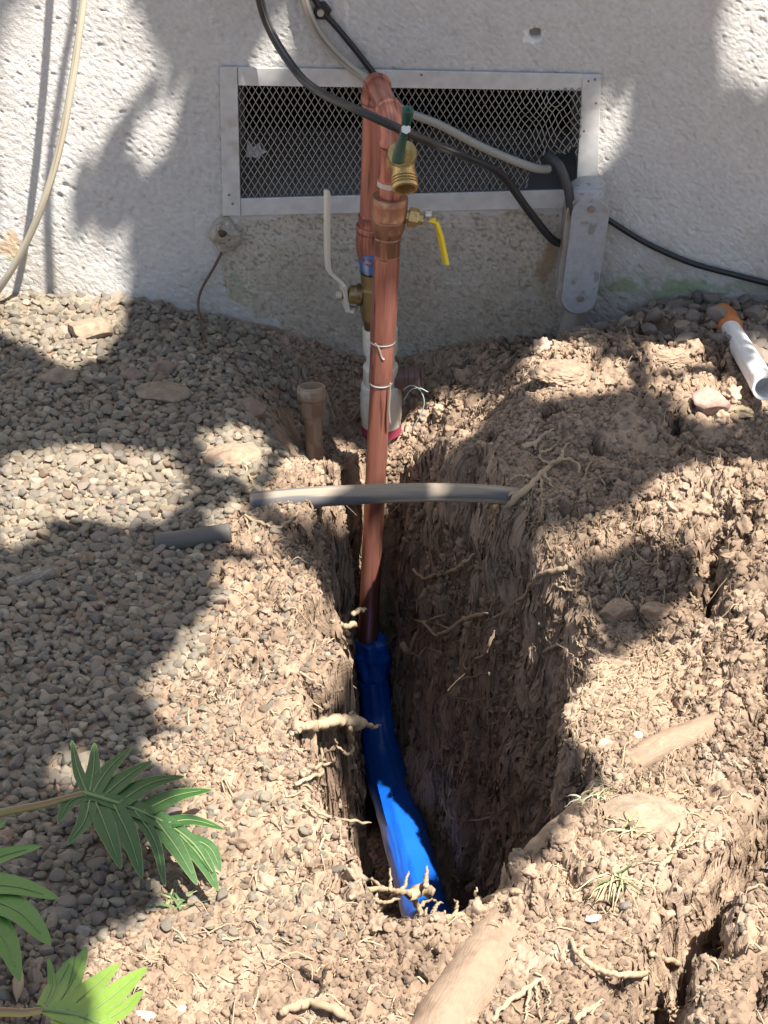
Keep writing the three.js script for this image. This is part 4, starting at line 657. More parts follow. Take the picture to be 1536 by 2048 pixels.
bigStone(1235, 1225, 76, 60, tan, 'soil_clod', 'smooth brown clod in the shaded bank of the pit', 'clod', 213, { amp: 0.14 });
bigStone(1310, 1225, 66, 56, tan, 'soil_clod', 'second brown clod in the shaded bank beside the smooth one', 'clod', 214, { amp: 0.18 });
bigStone(955, 1540, 22, 22, [0.25, 0.156, 0.101], 'stone', 'small round reddish stone on the dark pit wall', 'stone', 215, { detail: 4 });
bigStone(1300, 1610, 190, 130, [0.289, 0.218, 0.156], 'soil_clod', 'wide smooth crust of pale soil right of the pit mouth', 'clod', 216, { amp: 0.06, tall: 0.3, lift: 0.02, detail: 12 });
bigStone(1395, 1385, 44, 44, [0.281, 0.218, 0.148], 'stone', 'rounded stone in the sunlit spoil right of the pit', 'stone', 217, { cuts: 3 });
bigStone(1208, 1490, 38, 40, [0.39, 0.312, 0.226], 'stone', 'pale stone on the broken right lip of the pit', 'stone', 218, { cuts: 3 });
bigStone(1275, 1470, 26, 14, [0.562, 0.515, 0.452], 'stone', 'small white pebble stone on the broken lip', 'stone', 219, { detail: 3 });
bigStone(1185, 1835, 34, 16, [0.468, 0.406, 0.328], 'stone', 'pale flat stone above the curved root', 'stone', 220, { detail: 3 });
bigStone(165, 1862, 36, 26, [0.234, 0.218, 0.203], 'stone', 'grey stone under the bright philodendron leaf', 'stone', 221, { detail: 4 });
bigStone(115, 1830, 62, 36, [0.218, 0.187, 0.164], 'stone', 'flat dark stone in the shade between the leaves', 'stone', 222, { detail: 5 });
bigStone(290, 2030, 46, 26, [0.484, 0.429, 0.359], 'stone', 'pale stone beside the bright leaf tip', 'stone', 223, { detail: 4 });
bigStone(365, 2018, 26, 20, [0.515, 0.46, 0.374], 'stone', 'small cream stone on the sunlit soil near the leaf tip', 'stone', 224, { detail: 4 });
bigStone(390, 1115, 34, 30, [0.351, 0.304, 0.242], 'stone', 'tan stone at the gravel edge under the short dark pipe', 'stone', 225, { detail: 4 });

/* ------------------------------------------------------------------ roots */
const rootMat = new THREE.MeshStandardMaterial({ roughness: 0.9, map: blotch([0.38, 0.29, 0.19], [[[0.24, 0.16, 0.10], 7, 0.1, 0.4], [[0.50, 0.41, 0.30], 9, 0.2, 0.3]], 128, 61) });
const darkRoot = new THREE.MeshStandardMaterial({ roughness: 0.95, map: blotch([0.33, 0.25, 0.165], [[[0.22, 0.15, 0.095], 7, 0.1, 0.4]], 128, 62) });
let rootSeed = 900;
function rootGeo(px, r0, r1, { rad = 7, wig = 1, lift = 0.006, tie = true, mains = null } = {}) {   // px: [u, v, lift]
  const r = mulberry(rootSeed++), o = rootSeed * 3.7, K = px.map(([u, v, l]) => surf(u, v, l ?? lift));
  if (mains) { let b = null, bd = 1e9; for (const [u, v, d] of mains) { const q = Math.hypot(u - px[0][0], v - px[0][1]); if (q < bd) { bd = q; b = d; } } if (bd < 40) K[0] = CAM.clone().addScaledVector(ray(px[0][0], px[0][1]).normalize(), b); }
  if (tie) { // keep neighbouring points from jumping between near and far ground
    for (let i = 1; i < K.length; i++) { const d = K[i - 1].distanceTo(CAM), dir = ray(px[i][0], px[i][1]).normalize(), e = K[i].distanceTo(CAM); const m = clamp(e, d - 0.04, d + 0.04); K[i] = CAM.clone().addScaledVector(dir, m); }
  }
  rootGeo.last = px.map((p, i) => [p[0], p[1], K[i].distanceTo(CAM)]);
  const c = new THREE.CatmullRomCurve3(K, false, 'centripetal'), n = Math.max(10, px.length * 7), P = [];
  for (let i = 0; i <= n; i++) { const p = c.getPoint(i / n), w = wig * 0.0012 * Math.min(1, i / 3); P.push(p.add(V(w * noise2(i * 0.7 + o, 1), w * noise2(i * 0.7 + o, 5), w * noise2(i * 0.7 + o, 9)))); }
  return sweep(P, (t, a) => lerp(r0, r1, t) * (1 + 0.20 * noise2(t * n * 0.45 + o, 3) + 0.20 * noise3(t * n * 0.8, Math.cos(a) * 1.2 + o, Math.sin(a) * 1.2)) * Math.pow(clamp((1 - t) * 9 + 0.15), 0.5), { seg: n, rad });
}
function root(label, mains, branches, m = rootMat, group) {   // mains: [px, r0, r1]
  const b = surf(mains[0][0][0][0], mains[0][0][0][1]); const t = thing('root', label, 'root', b, group);
  const spine = [];
  mains.forEach(([px, r0, r1, o]) => { part(t, 'main_root', rootGeo(px, r0 * 1.05, r1 * 1.0, { rad: 9, ...o }), m); spine.push(...rootGeo.last); });
  branches.forEach(([px, r0, r1, o]) => part(t, 'branch_root', rootGeo(px, r0 * 1.1, r1 * 0.9, { rad: 6, mains: spine, ...o }), m));
  return t;
}
root('forked pale root lying over the end of the old grey pipe', [[[[992, 1025], [1020, 1010], [1045, 985], [1075, 955], [1100, 932], [1125, 918], [1150, 925], [1160, 948]], 0.0036, 0.0018, { lift: 0.012 }]],
  [[[[1045, 985], [1020, 990], [1000, 1000], [975, 1005]], 0.0022, 0.0008], [[[1070, 960], [1045, 950], [1030, 953], [1018, 965]], 0.0016, 0.0007], [[[1088, 945], [1100, 965], [1112, 978]], 0.0018, 0.0008], [[[1080, 955], [1085, 980], [1082, 995]], 0.0016, 0.0007], [[[1110, 925], [1085, 920], [1080, 900], [1086, 888]], 0.0016, 0.0007], [[[1125, 918], [1128, 895], [1140, 885]], 0.0015, 0.0007], [[[1080, 905], [1105, 895], [1118, 882]], 0.0014, 0.0006]]);
root('thin branching root standing up in the shaded spoil', [[[[1145, 1000], [1155, 975], [1168, 955], [1180, 925], [1190, 908]], 0.0018, 0.0008]], [[[[1160, 965], [1190, 958], [1208, 965], [1212, 980]], 0.0014, 0.0006], [[[1165, 960], [1175, 985], [1180, 998]], 0.0014, 0.0006]], darkRoot);
root('short broken root on the shaded spoil above the old pipe', [[[[1045, 900], [1065, 888], [1085, 872], [1110, 858]], 0.0028, 0.0014]], [[[[1065, 888], [1072, 892], [1070, 900]], 0.0018, 0.001]], rootMat);
root('root with lit tips reaching out of the back wall of the pit', [[[[826, 1162, 0.03], [850, 1158, 0.03], [875, 1148, 0.03], [905, 1142, 0.03], [925, 1128, 0.03], [950, 1108, 0.02]], 0.0016, 0.0024]], [[[[915, 1140], [912, 1120], [908, 1112]], 0.0016, 0.0007], [[[925, 1130], [935, 1150], [930, 1158]], 0.0018, 0.0009], [[[870, 1150], [872, 1138], [868, 1132]], 0.0012, 0.0006]], rootMat);
root('long twisted root running down the shaded bank', [[[[1020, 1220, 0.01], [1050, 1190, 0.012], [1065, 1165, 0.012], [1085, 1148, 0.012], [1120, 1140], [1140, 1128]], 0.0018, 0.0032]], [[[[1050, 1190], [1020, 1215], [990, 1235], [970, 1240]], 0.0022, 0.001], [[[1085, 1150], [1098, 1160], [1096, 1175]], 0.0014, 0.0007]], darkRoot);
root('crooked root with many twigs on the shaded bank', [[[[1100, 1185], [1115, 1170], [1135, 1180], [1165, 1178], [1190, 1172], [1205, 1150], [1215, 1140]], 0.0018, 0.001]], [[[[1165, 1178], [1170, 1155], [1162, 1130]], 0.0015, 0.0007], [[[1165, 1180], [1180, 1200], [1172, 1215]], 0.0015, 0.0007], [[[1190, 1175], [1205, 1185]], 0.0013, 0.0006]], darkRoot);
root('pale root slanting up from the pit to the bank', [[[[848, 1286, 0.05], [870, 1270, 0.05], [900, 1258, 0.05], [925, 1240, 0.05], [945, 1232, 0.04], [975, 1228, 0.03]], 0.0012, 0.0026]], [[[[945, 1232], [940, 1260], [934, 1298], [950, 1305]], 0.0014, 0.0008], [[[900, 1258], [880, 1250], [860, 1245]], 0.001, 0.0005]]);
root('knobbly root in a spot of sun behind the blue cuff', [[[[805, 1325, 0.05], [815, 1305, 0.05], [825, 1285, 0.05], [840, 1255, 0.05], [852, 1245, 0.05], [890, 1228, 0.04]], 0.0034, 0.0011]], [[[[815, 1305], [840, 1308], [850, 1297], [880, 1302]], 0.0018, 0.0008], [[[852, 1245], [830, 1240]], 0.0018, 0.0015]]);
root('root cluster hanging in the dark middle of the pit wall', [[[[925, 1358, 0.04], [935, 1340, 0.04], [945, 1325, 0.04], [965, 1312, 0.04], [975, 1295, 0.03], [990, 1260, 0.02]], 0.0012, 0.0018]], [[[[925, 1358], [950, 1352], [980, 1345]], 0.001, 0.0008], [[[925, 1360], [922, 1390], [915, 1430]], 0.0011, 0.0005], [[[980, 1345], [978, 1390], [950, 1400], [905, 1393]], 0.0016, 0.0009], [[[975, 1390], [965, 1410], [955, 1420]], 0.0011, 0.0005], [[[990, 1300], [985, 1350], [985, 1400]], 0.0016, 0.0012]], darkRoot);
root('root spray on the shaded right bank', [[[[1088, 1312, 0.01], [1105, 1295, 0.01], [1130, 1285], [1155, 1268]], 0.0022, 0.0012]], [[[[1105, 1295], [1090, 1265], [1110, 1260]], 0.0013, 0.0006], [[[1130, 1285], [1140, 1300], [1135, 1310]], 0.0012, 0.0006]], darkRoot);
root('small curved root low on the shadowed pit floor', [[[[882, 1615, 0.03], [900, 1632, 0.03], [935, 1640, 0.03], [975, 1636, 0.03], [1005, 1620, 0.03], [1025, 1600, 0.03]], 0.0011, 0.0018]], [[[[975, 1628], [1000, 1618], [1010, 1605]], 0.001, 0.0007], [[[985, 1640], [1000, 1660], [1020, 1668]], 0.0011, 0.0006]], darkRoot);
root('thick torn root jutting from the left lip across the blue sleeve', [[[[590, 1460, 0.012], [615, 1452, 0.014], [645, 1447, 0.022], [690, 1443, 0.05], [730, 1445, 0.06]], 0.0040, 0.0056, { wig: 2 }]], [[[[690, 1445, 0.05], [702, 1425, 0.05], [708, 1415, 0.05]], 0.002, 0.0007], [[[700, 1455, 0.05], [704, 1490, 0.05], [700, 1508, 0.05], [682, 1500, 0.05], [668, 1478, 0.05]], 0.0018, 0.0012], [[[730, 1447, 0.06], [745, 1455, 0.06], [760, 1450, 0.06]], 0.0026, 0.0008], [[[600, 1458], [575, 1472], [565, 1480]], 0.003, 0.0014]]);
root('tangle of pale roots over the front lip across the blue sleeve', [[[[700, 1805, 0.01], [735, 1780, 0.014], [770, 1778, 0.02], [800, 1785, 0.025], [820, 1790, 0.025], [838, 1815, 0.02], [848, 1842, 0.008]], 0.0022, 0.0026], [[[870, 1842, 0.006], [905, 1835], [940, 1822], [965, 1806, 0.010], [990, 1795, 0.012], [1030, 1782, 0.01], [1045, 1790]], 0.0028, 0.0034]],
  [[[[800, 1786, 0.025], [812, 1765, 0.025], [818, 1742, 0.025]], 0.0018, 0.001], [[[822, 1790, 0.025], [845, 1778, 0.025], [862, 1786, 0.025]], 0.0052, 0.0056], [[[852, 1772, 0.025], [853, 1755, 0.025], [856, 1733, 0.025]], 0.0024, 0.0014], [[[780, 1780, 0.02], [782, 1755, 0.02], [780, 1735, 0.02]], 0.0015, 0.0008], [[[850, 1840], [855, 1815, 0.02]], 0.002, 0.0012], [[[863, 1840], [868, 1820, 0.02], [878, 1805, 0.02]], 0.0018, 0.0012], [[[745, 1800], [770, 1805, 0.02], [800, 1795, 0.02]], 0.002, 0.0014], [[[1000, 1795], [1005, 1810], [998, 1822]], 0.0024, 0.0014], [[[890, 1838], [888, 1822, 0.014]], 0.0016, 0.001], [[[790, 1790, 0.02], [760, 1820], [735, 1835]], 0.0018, 0.0012], [[[770, 1778, 0.02], [745, 1760, 0.02], [728, 1768, 0.01]], 0.0016, 0.0009], [[[838, 1815, 0.02], [860, 1800, 0.025], [885, 1808, 0.02]], 0.0018, 0.001], [[[905, 1835], [915, 1812, 0.012], [908, 1800, 0.012]], 0.0017, 0.0009], [[[940, 1822], [960, 1835], [985, 1832]], 0.0022, 0.0012], [[[965, 1806], [950, 1790, 0.012], [955, 1776, 0.012]], 0.0016, 0.0009], [[[1030, 1782], [1015, 1770, 0.01], [1018, 1758, 0.01]], 0.0018, 0.001]]);
root('curved pale root bowing over the soil beside the crack', [[[[1142, 1885, 0.004], [1160, 1912, 0.012], [1185, 1933, 0.015], [1215, 1946, 0.015], [1255, 1950, 0.013], [1300, 1945, 0.008]], 0.0014, 0.0028]], []);
root('pale twiggy root standing on the crust right of the pit', [[[[1318, 1745, 0.006], [1332, 1722, 0.010], [1350, 1700, 0.012], [1358, 1670, 0.014], [1364, 1640, 0.014]], 0.0022, 0.001]], [[[[1352, 1698], [1380, 1672, 0.012], [1405, 1642, 0.012]], 0.0013, 0.0006], [[[1345, 1705], [1330, 1685], [1328, 1655]], 0.0013, 0.0006], [[[1372, 1690], [1400, 1680], [1420, 1668]], 0.0011, 0.0005], [[[1318, 1745], [1310, 1765], [1308, 1790]], 0.0016, 0.0008]], rootMat);
root('pale root splinters bridging the dark crack', [[[[1302, 1912, 0.004], [1330, 1918, 0.02], [1362, 1930, 0.008]], 0.0024, 0.0022]], [[[[1288, 1962], [1305, 1968, 0.012], [1322, 1972, 0.012]], 0.0022, 0.0012], [[[1294, 1975], [1315, 1983, 0.012], [1335, 1992, 0.012]], 0.0024, 0.0012], [[[1285, 2022], [1310, 2020, 0.02], [1340, 2018, 0.02], [1368, 2014]], 0.0014, 0.0008]]);
root('fanned pale roots at the foot of the buried log', [[[[985, 2046, 0.004], [1010, 2010, 0.010], [1050, 1980, 0.010], [1085, 1955, 0.008]], 0.0018, 0.0024]], [[[[1060, 1975], [1055, 2010], [1050, 2046]], 0.0013, 0.0008], [[[1085, 1955], [1100, 1985], [1095, 2020]], 0.0012, 0.0007], [[[1072, 1962], [1075, 2000], [1082, 2040]], 0.0012, 0.0007], [[[1150, 2046], [1175, 2020, 0.01], [1200, 2005, 0.008]], 0.0026, 0.0022]]);
root('forked root crossing the pebbly slope under the cracked clod', [[[[480, 915, 0.006], [492, 935, 0.008], [500, 955, 0.008], [520, 950]], 0.0012, 0.0007]], [[[[500, 955], [508, 968], [505, 980]], 0.0009, 0.0005]], rootMat);
root('brown root twigs trailing below the old grey pipe', [[[[490, 1035, 0.006], [530, 1050, 0.01], [560, 1055, 0.012], [580, 1040, 0.014], [598, 1022, 0.014]], 0.0012, 0.0018]], [[[[565, 1050], [590, 1075], [610, 1100], [640, 1130]], 0.0014, 0.0008], [[[490, 1035], [500, 1060], [495, 1085]], 0.0012, 0.0007]], darkRoot);
root('straw coloured root stubs on the left lip of the pit', [[[[590, 1575, 0.006], [620, 1555, 0.012], [650, 1545, 0.012]], 0.0016, 0.0018]], [[[[605, 1550], [630, 1535, 0.01], [662, 1525, 0.014]], 0.002, 0.0014], [[[640, 1490], [645, 1530, 0.012], [642, 1565, 0.012]], 0.0013, 0.0007], [[[610, 1610], [650, 1630, 0.01], [690, 1640, 0.012], [742, 1645, 0.02]], 0.0015, 0.0012], [[[660, 1640], [680, 1620, 0.01]], 0.0014, 0.0006], [[[600, 1350], [625, 1360, 0.01], [650, 1375, 0.012]], 0.0012, 0.0006], [[[590, 1380], [620, 1400, 0.01], [648, 1420, 0.012]], 0.0012, 0.0006]]);
root('pale root stub poking out beside the copper riser', [[[[664, 1245, 0.004], [690, 1252, 0.02], [712, 1250, 0.035]], 0.0026, 0.0028]], [[[[706, 1228, 0.05], [716, 1222, 0.05], [732, 1216, 0.055]], 0.0024, 0.002]]);
root('dead twig with a fork lying near the bottom edge', [[[[603, 1938, 0.004], [620, 1950, 0.006], [640, 1962, 0.006]], 0.0014, 0.0016]], [[[[640, 1962], [650, 1945], [652, 1935]], 0.0012, 0.0006], [[[640, 1962], [645, 1980], [630, 1990]], 0.0012, 0.0007]], new THREE.MeshStandardMaterial({ color: col(0.05, 0.03, 0.02), roughness: 0.9 }));
root('dark arching root half buried in the sunlit soil by the log', [[[[560, 2030, 0.004], [585, 2015, 0.010], [620, 2005, 0.012], [660, 2015, 0.010], [700, 2040, 0.004]], 0.0030, 0.0034]], [], darkRoot);
{ // the thick buried root that edges the pit: [u, v, centre height, radius]
  const K = [[850, 2130, -0.014, 0.026], [900, 2040, -0.012, 0.026], [950, 1960, -0.012, 0.025], [1000, 1880, -0.016, 0.022], [1040, 1820, -0.026, 0.021], [1085, 1757, -0.020, 0.025], [1135, 1695, -0.019, 0.025], [1185, 1630, -0.022, 0.019], [1230, 1560, -0.018, 0.013], [1310, 1505, -0.008, 0.014], [1400, 1465, -0.006, 0.013], [1478, 1432, -0.008, 0.010]];
  const P = K.map(([u, v, y]) => G(u, v, y)), rr = t => { const f = t * (K.length - 1), i = Math.min(K.length - 2, Math.floor(f)); return lerp(K[i][3], K[i + 1][3], f - i); };
  const m = new THREE.MeshStandardMaterial({ roughness: 0.9, bumpMap: grainTex(256, (u, v) => 0.5 + 0.5 * fbm2(u * 40, v * 9, 4), false, 4), bumpScale: 0.0006, map: blotch([0.28, 0.20, 0.14], [[[0.22, 0.15, 0.10], 6, 0.15, 0.35], [[0.34, 0.26, 0.185], 8, 0.2, 0.35]], 256, 71) });
  m.map.repeat.set(1, 7); m.bumpMap.repeat.set(4, 16);
  solo('thick_root', sweep(P, (t, a) => rr(t) * (1 + 0.12 * noise2(t * 12, Math.cos(a) * 1.3 + 7) + 0.04 * noise3(t * 60, Math.cos(a) * 3, Math.sin(a) * 3)), { seg: 160, rad: 36 }), m, 'thick smooth root as wide as an arm running along the pit edge', 'root', P[2].clone());
}
function fibers(name, label, n, seed, pick, len, rad, m) {
  const r = mulberry(seed), gs = [];
  for (let k = 0, tries = 0; k < n && tries < n * 15; tries++) {
    const x = lerp(X0 + 0.02, X1 - 0.02, r()), z = lerp(0.02, Z1 - 0.03, r()); if (r() > pick(x, z)) continue;
    const a = r() * 6.28, L = len * (0.3 + r() * r() * 1.2), P = [], bend = (r() - 0.5) * 2.2; let px = x, pz = z, h = a; const lift = r() < 0.3 ? 0.004 + 0.008 * r() : 0.0012;
    for (let i = 0; i <= 5; i++) { P.push(V(px, hAt(px, pz) + rad + lift * Math.sin(i / 5 * Math.PI * 0.8) + 0.0006, pz)); px += Math.cos(h) * L / 5; pz += Math.sin(h) * L / 5; h += bend / 5 + (r() - 0.5) * 0.7; }
    for (let i = 1; i <= 5; i++) P[i].y = clamp(P[i].y, P[i - 1].y - L / 4, P[i - 1].y + L / 4);
    const R = rad * (0.5 + r()); gs.push(sweep(P, t => R * (1 - 0.6 * t), { seg: 8, rad: 4, cap: false })); k++;
  }
  const mm = new THREE.Mesh(clean(gs), m); mm.name = name; mm.castShadow = mm.receiveShadow = true; mm.userData = { kind: 'stuff', label, category: 'roots' }; scene.add(mm);
}
const soilOnly = (x, z) => gravelAt(x, z) ? 0.02 : hAt(x, z) < -0.4 ? 0.05 : 0.4;
fibers('fine_roots', 'fine tan root hairs strewn over the dug soil', 1500, 31, (x, z) => soilOnly(x, z) * (z > 0.6 ? 1 : 0.5), 0.03, 0.0007, rootMat);
{
  const r = mulberry(321), gs = [];
  for (let k = 0; k < 480; k++) {
    let u = lerp(800, 1380, r()), v = lerp(930, 1640, r()), h = Math.PI * (0.15 + 0.7 * r()) * (r() < 0.25 ? -1 : 1); if (hAt(...(p => [p.x, p.z])(surf(u, v))) > 0.0 && r() < 0.5) continue;
    const px = [], st = 8 + 20 * r() * r(); for (let i = 0; i < 5; i++) { px.push([u, v, 0.003 + 0.006 * r()]); u += Math.cos(h) * st; v += Math.sin(h) * st; h += (r() - 0.5) * 1.3; }
    const R0 = 0.0005 + 0.0009 * r() * r(); gs.push(rootGeo(px, R0, R0 * 0.4, { rad: 4 }));
  }
  const m = new THREE.Mesh(clean(gs), darkRoot); m.name = 'bank_rootlets'; m.castShadow = m.receiveShadow = true; m.userData = { kind: 'stuff', label: 'thin rootlets hanging in the shaded banks of the pit', category: 'roots' }; scene.add(m);
}
fibers('straw_bits', 'short straw coloured bits lying on the sunlit soil', 520, 33, (x, z) => (z > 0.7 ? soilOnly(x, z) : 0), 0.018, 0.0009, mat(0.46, 0.37, 0.24, 0.9));

/* ------------------------------------------------------------------ grass tufts */
function tuft(label, u, v, n, len, seed, cols) {
  const r = mulberry(seed), b = surf(u, v), t = thing('grass_tuft', label, 'grass', b);
  const sets = cols.map(() => []);
  for (let k = 0; k < n; k++) {
    const a = r() * 6.28, L = len * (0.4 + 0.8 * r()), w = 0.0007 + 0.0008 * r(), st = V((r() - 0.5) * 0.016, 0, (r() - 0.5) * 0.016), pos = [], idx = [];
    for (let i = 0; i <= 6; i++) { const s = i / 6, hx = Math.cos(a) * L * s, hz = Math.sin(a) * L * s, y = L * (0.75 * s - 0.62 * s * s * (1 + 0.4 * r())) + 0.002, p = V(b.x + st.x + hx, 0, b.z + st.z + hz); p.y = Math.max(hAt(p.x, p.z) + 0.001, b.y + y); const ww = w * (1 - s * 0.85), q = V(-Math.sin(a), 0.3, Math.cos(a)).normalize(); for (const e of [-1, 0, 1]) pos.push(p.x + q.x * ww * e, p.y + q.y * ww * e + (e ? 0.0004 : 0), p.z + q.z * ww * e); if (i < 6) for (const c of [0, 1]) { const o = i * 3 + c; idx.push(o, o + 3, o + 1, o + 1, o + 3, o + 4); } }
    const g = new THREE.BufferGeometry(); g.setAttribute('position', new THREE.Float32BufferAttribute(pos, 3)); g.setAttribute('uv', new THREE.Float32BufferAttribute(new Float32Array(pos.length / 3 * 2), 2)); g.setIndex(idx); g.computeVertexNormals(); sets[Math.floor(r() * cols.length)].push(g);
  }
  sets.forEach((L, i) => L.length && part(t, 'blades', clean(L), mat(...cols[i], 0.7)));
}
const straw = [0.44, 0.38, 0.23], green = [0.09, 0.15, 0.05], pale = [0.28, 0.30, 0.15];
tuft('green and straw grass tuft on the soil between the root and the crack', 1228, 1765, 24, 0.034, 1, [straw, green, pale, straw]);
tuft('dry pale grass wisps on the lip right of the pit', 1262, 1668, 12, 0.026, 2, [straw, pale, straw]);
tuft('thin green grass seedlings beside the dark leaf shadow', 355, 1815, 12, 0.028, 3, [green, pale]);
tuft('small pale weed on the broken right lip of the pit', 1180, 1600, 12, 0.016, 4, [[0.45, 0.47, 0.36], pale]);

/* ------------------------------------------------------------------ philodendron leaves at the gravel edge */
{
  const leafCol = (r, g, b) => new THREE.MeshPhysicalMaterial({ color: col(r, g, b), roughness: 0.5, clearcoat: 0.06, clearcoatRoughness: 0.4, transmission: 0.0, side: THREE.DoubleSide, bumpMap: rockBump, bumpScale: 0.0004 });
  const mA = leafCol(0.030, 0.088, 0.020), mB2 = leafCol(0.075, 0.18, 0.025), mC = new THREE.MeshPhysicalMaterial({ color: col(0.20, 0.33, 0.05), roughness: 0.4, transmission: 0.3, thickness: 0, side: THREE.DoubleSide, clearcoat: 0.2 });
  const vein = mat(0.17, 0.24, 0.09, 0.6), margin = mat(0.17, 0.24, 0.09, 0.6), stalk = new THREE.MeshStandardMaterial({ roughness: 0.5, map: blotch([0.26, 0.24, 0.085], [[[0.24, 0.11, 0.06], 4, 0.05, 0.4]], 64, 81) });
  const zx = (x, y) => [x / 3.339, 1440 + y / 3.339];
  const plant = thing('philodendron', 'philodendron with deeply lobed glossy leaves reaching in over the gravel', 'plant', V(-0.52, hAt(-0.52, 1.08), 1.08));
  const base = baseOf.get(plant);
  // a leaf: midrib polyline and lobes [base, bend, tip, width], all traced on a tilted plane; hgt(u, v) gives the height of the blade above the ground
  function leaf(name, label, m, hgt, rib, lobes, pet, wScale = 1) {
    const at = (q) => { const [u, v] = zx(...q); return G(u, v, hgt(u, v)); };
    const R = new THREE.CatmullRomCurve3(rib.map(at), false, 'centripetal'), gs = [], vs = [], ms = [];
    const blade = (C, wf, n, fold, droop) => {
      const pos = [], idx = [], L = [], Rr = [];
      for (let i = 0; i <= n; i++) {
        const s = i / n, p = C.getPoint(s), T = C.getTangent(s), sd = T.clone().cross(up).normalize(), w = wf(s); p.y -= droop * s * s;
        for (const e of [-1, -0.5, 0, 0.5, 1]) { const q = p.clone().addScaledVector(sd, e * w); q.y += fold * Math.abs(e) * w - 0.10 * w * e * e; pos.push(q.x, q.y, q.z); if (e === -1) L.push(q.clone()); if (e === 1) Rr.push(q.clone()); }
        if (i < n) for (let c = 0; c < 4; c++) { const o = i * 5 + c; idx.push(o, o + 1, o + 5, o + 1, o + 6, o + 5); }
      }
      const g = new THREE.BufferGeometry(); g.setAttribute('position', new THREE.Float32BufferAttribute(pos, 3)); const uv = []; for (let i = 0; i < pos.length / 3; i++) uv.push(pos[i * 3] * 8, pos[i * 3 + 2] * 8); g.setAttribute('uv', new THREE.Float32BufferAttribute(uv, 2)); g.setIndex(idx); g.computeVertexNormals(); gs.push(g);
      return [L, Rr];
    };
    const k = 1.22 / 3.339 / FPX * at(rib[0]).distanceTo(CAM) * wScale;
    blade(R, s => 62 * k * Math.sin(Math.PI * clamp(0.12 + 0.86 * s)) + 0.0006, 24, 0.25, 0);
    vs.push(sweep(R.getPoints(14), t => lerp(0.0017, 0.0005, t), { seg: 30, rad: 7 }).translate(0, 0.0008, 0));
    for (const [b, c, t, w] of lobes) {
      const C = new THREE.CatmullRomCurve3([b, c, t].map(at), false, 'centripetal');
      const [L, Rr] = blade(C, s => w * k * (s < 0.35 ? lerp(0.95, 1, s / 0.35) : Math.pow(clamp(1 - (s - 0.35) / 0.65), 0.62)) + 0.0003, 16, 0.22, 0.004);
      vs.push(sweep([0, 0.2, 0.4, 0.6, 0.85].map(s => { const p = C.getPoint(s); p.y += 0.0006 - 0.004 * s * s; return p; }), t2 => lerp(0.0008, 0.0003, t2), { seg: 14, rad: 5 }));
      const edge = [...L.slice(6), ...Rr.slice(6).reverse()]; ms.push(sweep(edge, 0.00028, { seg: 36, rad: 4 }));
    }
    const lf = part(plant, name, clean(gs), m, label);
    part(lf, 'veins', clean(vs), vein); part(lf, 'margin', clean(ms), margin);
    if (pet) { const P = pet.map(at); part(lf, 'petiole', sweep([base.clone().add(V(0, 0.03, 0)), ...P], t => lerp(0.0042, 0.0024, t), { seg: 40, rad: 10 }), stalk); }
  }
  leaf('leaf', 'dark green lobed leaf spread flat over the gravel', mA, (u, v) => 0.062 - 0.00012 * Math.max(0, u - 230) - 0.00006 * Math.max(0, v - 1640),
    [[560, 490], [740, 545], [900, 600], [1100, 690], [1290, 830], [1420, 1020]],
    [[[585, 500], [520, 330], [478, 112], 30], [[600, 480], [625, 320], [628, 130], 40], [[620, 490], [720, 330], [872, 160], 50], [[680, 520], [850, 370], [1008, 250], 58],
      [[800, 550], [1000, 420], [1225, 350], 66], [[960, 610], [1180, 500], [1412, 440], 66], [[1120, 690], [1280, 665], [1500, 705], 52],
      [[600, 500], [480, 530], [388, 662], 52], [[600, 540], [560, 680], [450, 806], 46], [[640, 550], [720, 750], [805, 965], 58], [[760, 570], [870, 800], [945, 1032], 54],
      [[900, 610], [1030, 800], [1100, 1085], 34], [[1040, 670], [1190, 870], [1315, 1075], 50], [[1200, 770], [1350, 930], [1455, 1115], 52], [[1260, 790], [1400, 850], [1472, 985], 46]],
    [[-330, 700], [0, 620], [280, 565], [560, 490]]);
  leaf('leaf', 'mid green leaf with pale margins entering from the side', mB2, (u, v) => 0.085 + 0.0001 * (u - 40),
    [[-420, 1130], [-250, 1150], [-60, 1180]],
    [[[-330, 1090], [-60, 930], [278, 812], 62], [[-330, 1130], [40, 1100], [385, 1165], 72], [[-260, 1160], [100, 1260], [335, 1475], 74], [[-260, 1200], [10, 1430], [130, 1715], 62], [[-420, 1060], [-250, 900], [40, 640], 50], [[-400, 1200], [-250, 1480], [-150, 1800], 60]], [[-700, 1080], [-420, 1130]], 1.3);
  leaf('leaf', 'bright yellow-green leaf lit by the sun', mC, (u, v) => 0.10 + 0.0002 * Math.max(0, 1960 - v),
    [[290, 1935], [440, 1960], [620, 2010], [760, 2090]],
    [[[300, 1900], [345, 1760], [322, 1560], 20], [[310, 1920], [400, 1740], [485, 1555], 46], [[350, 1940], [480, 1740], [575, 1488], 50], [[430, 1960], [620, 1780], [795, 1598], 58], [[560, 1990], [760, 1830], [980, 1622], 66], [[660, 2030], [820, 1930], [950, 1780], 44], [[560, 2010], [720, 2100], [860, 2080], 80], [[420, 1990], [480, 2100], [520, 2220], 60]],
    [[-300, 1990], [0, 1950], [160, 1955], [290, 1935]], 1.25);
  const crown = base.clone(); part(plant, 'stem', sweep([crown.clone().add(V(0, -0.02, 0)), crown.clone().add(V(0.005, 0.03, 0)), crown.clone().add(V(0, 0.07, 0.005))], 0.016, { seg: 12, rad: 14 }), mat(0.16, 0.12, 0.07, 0.9));
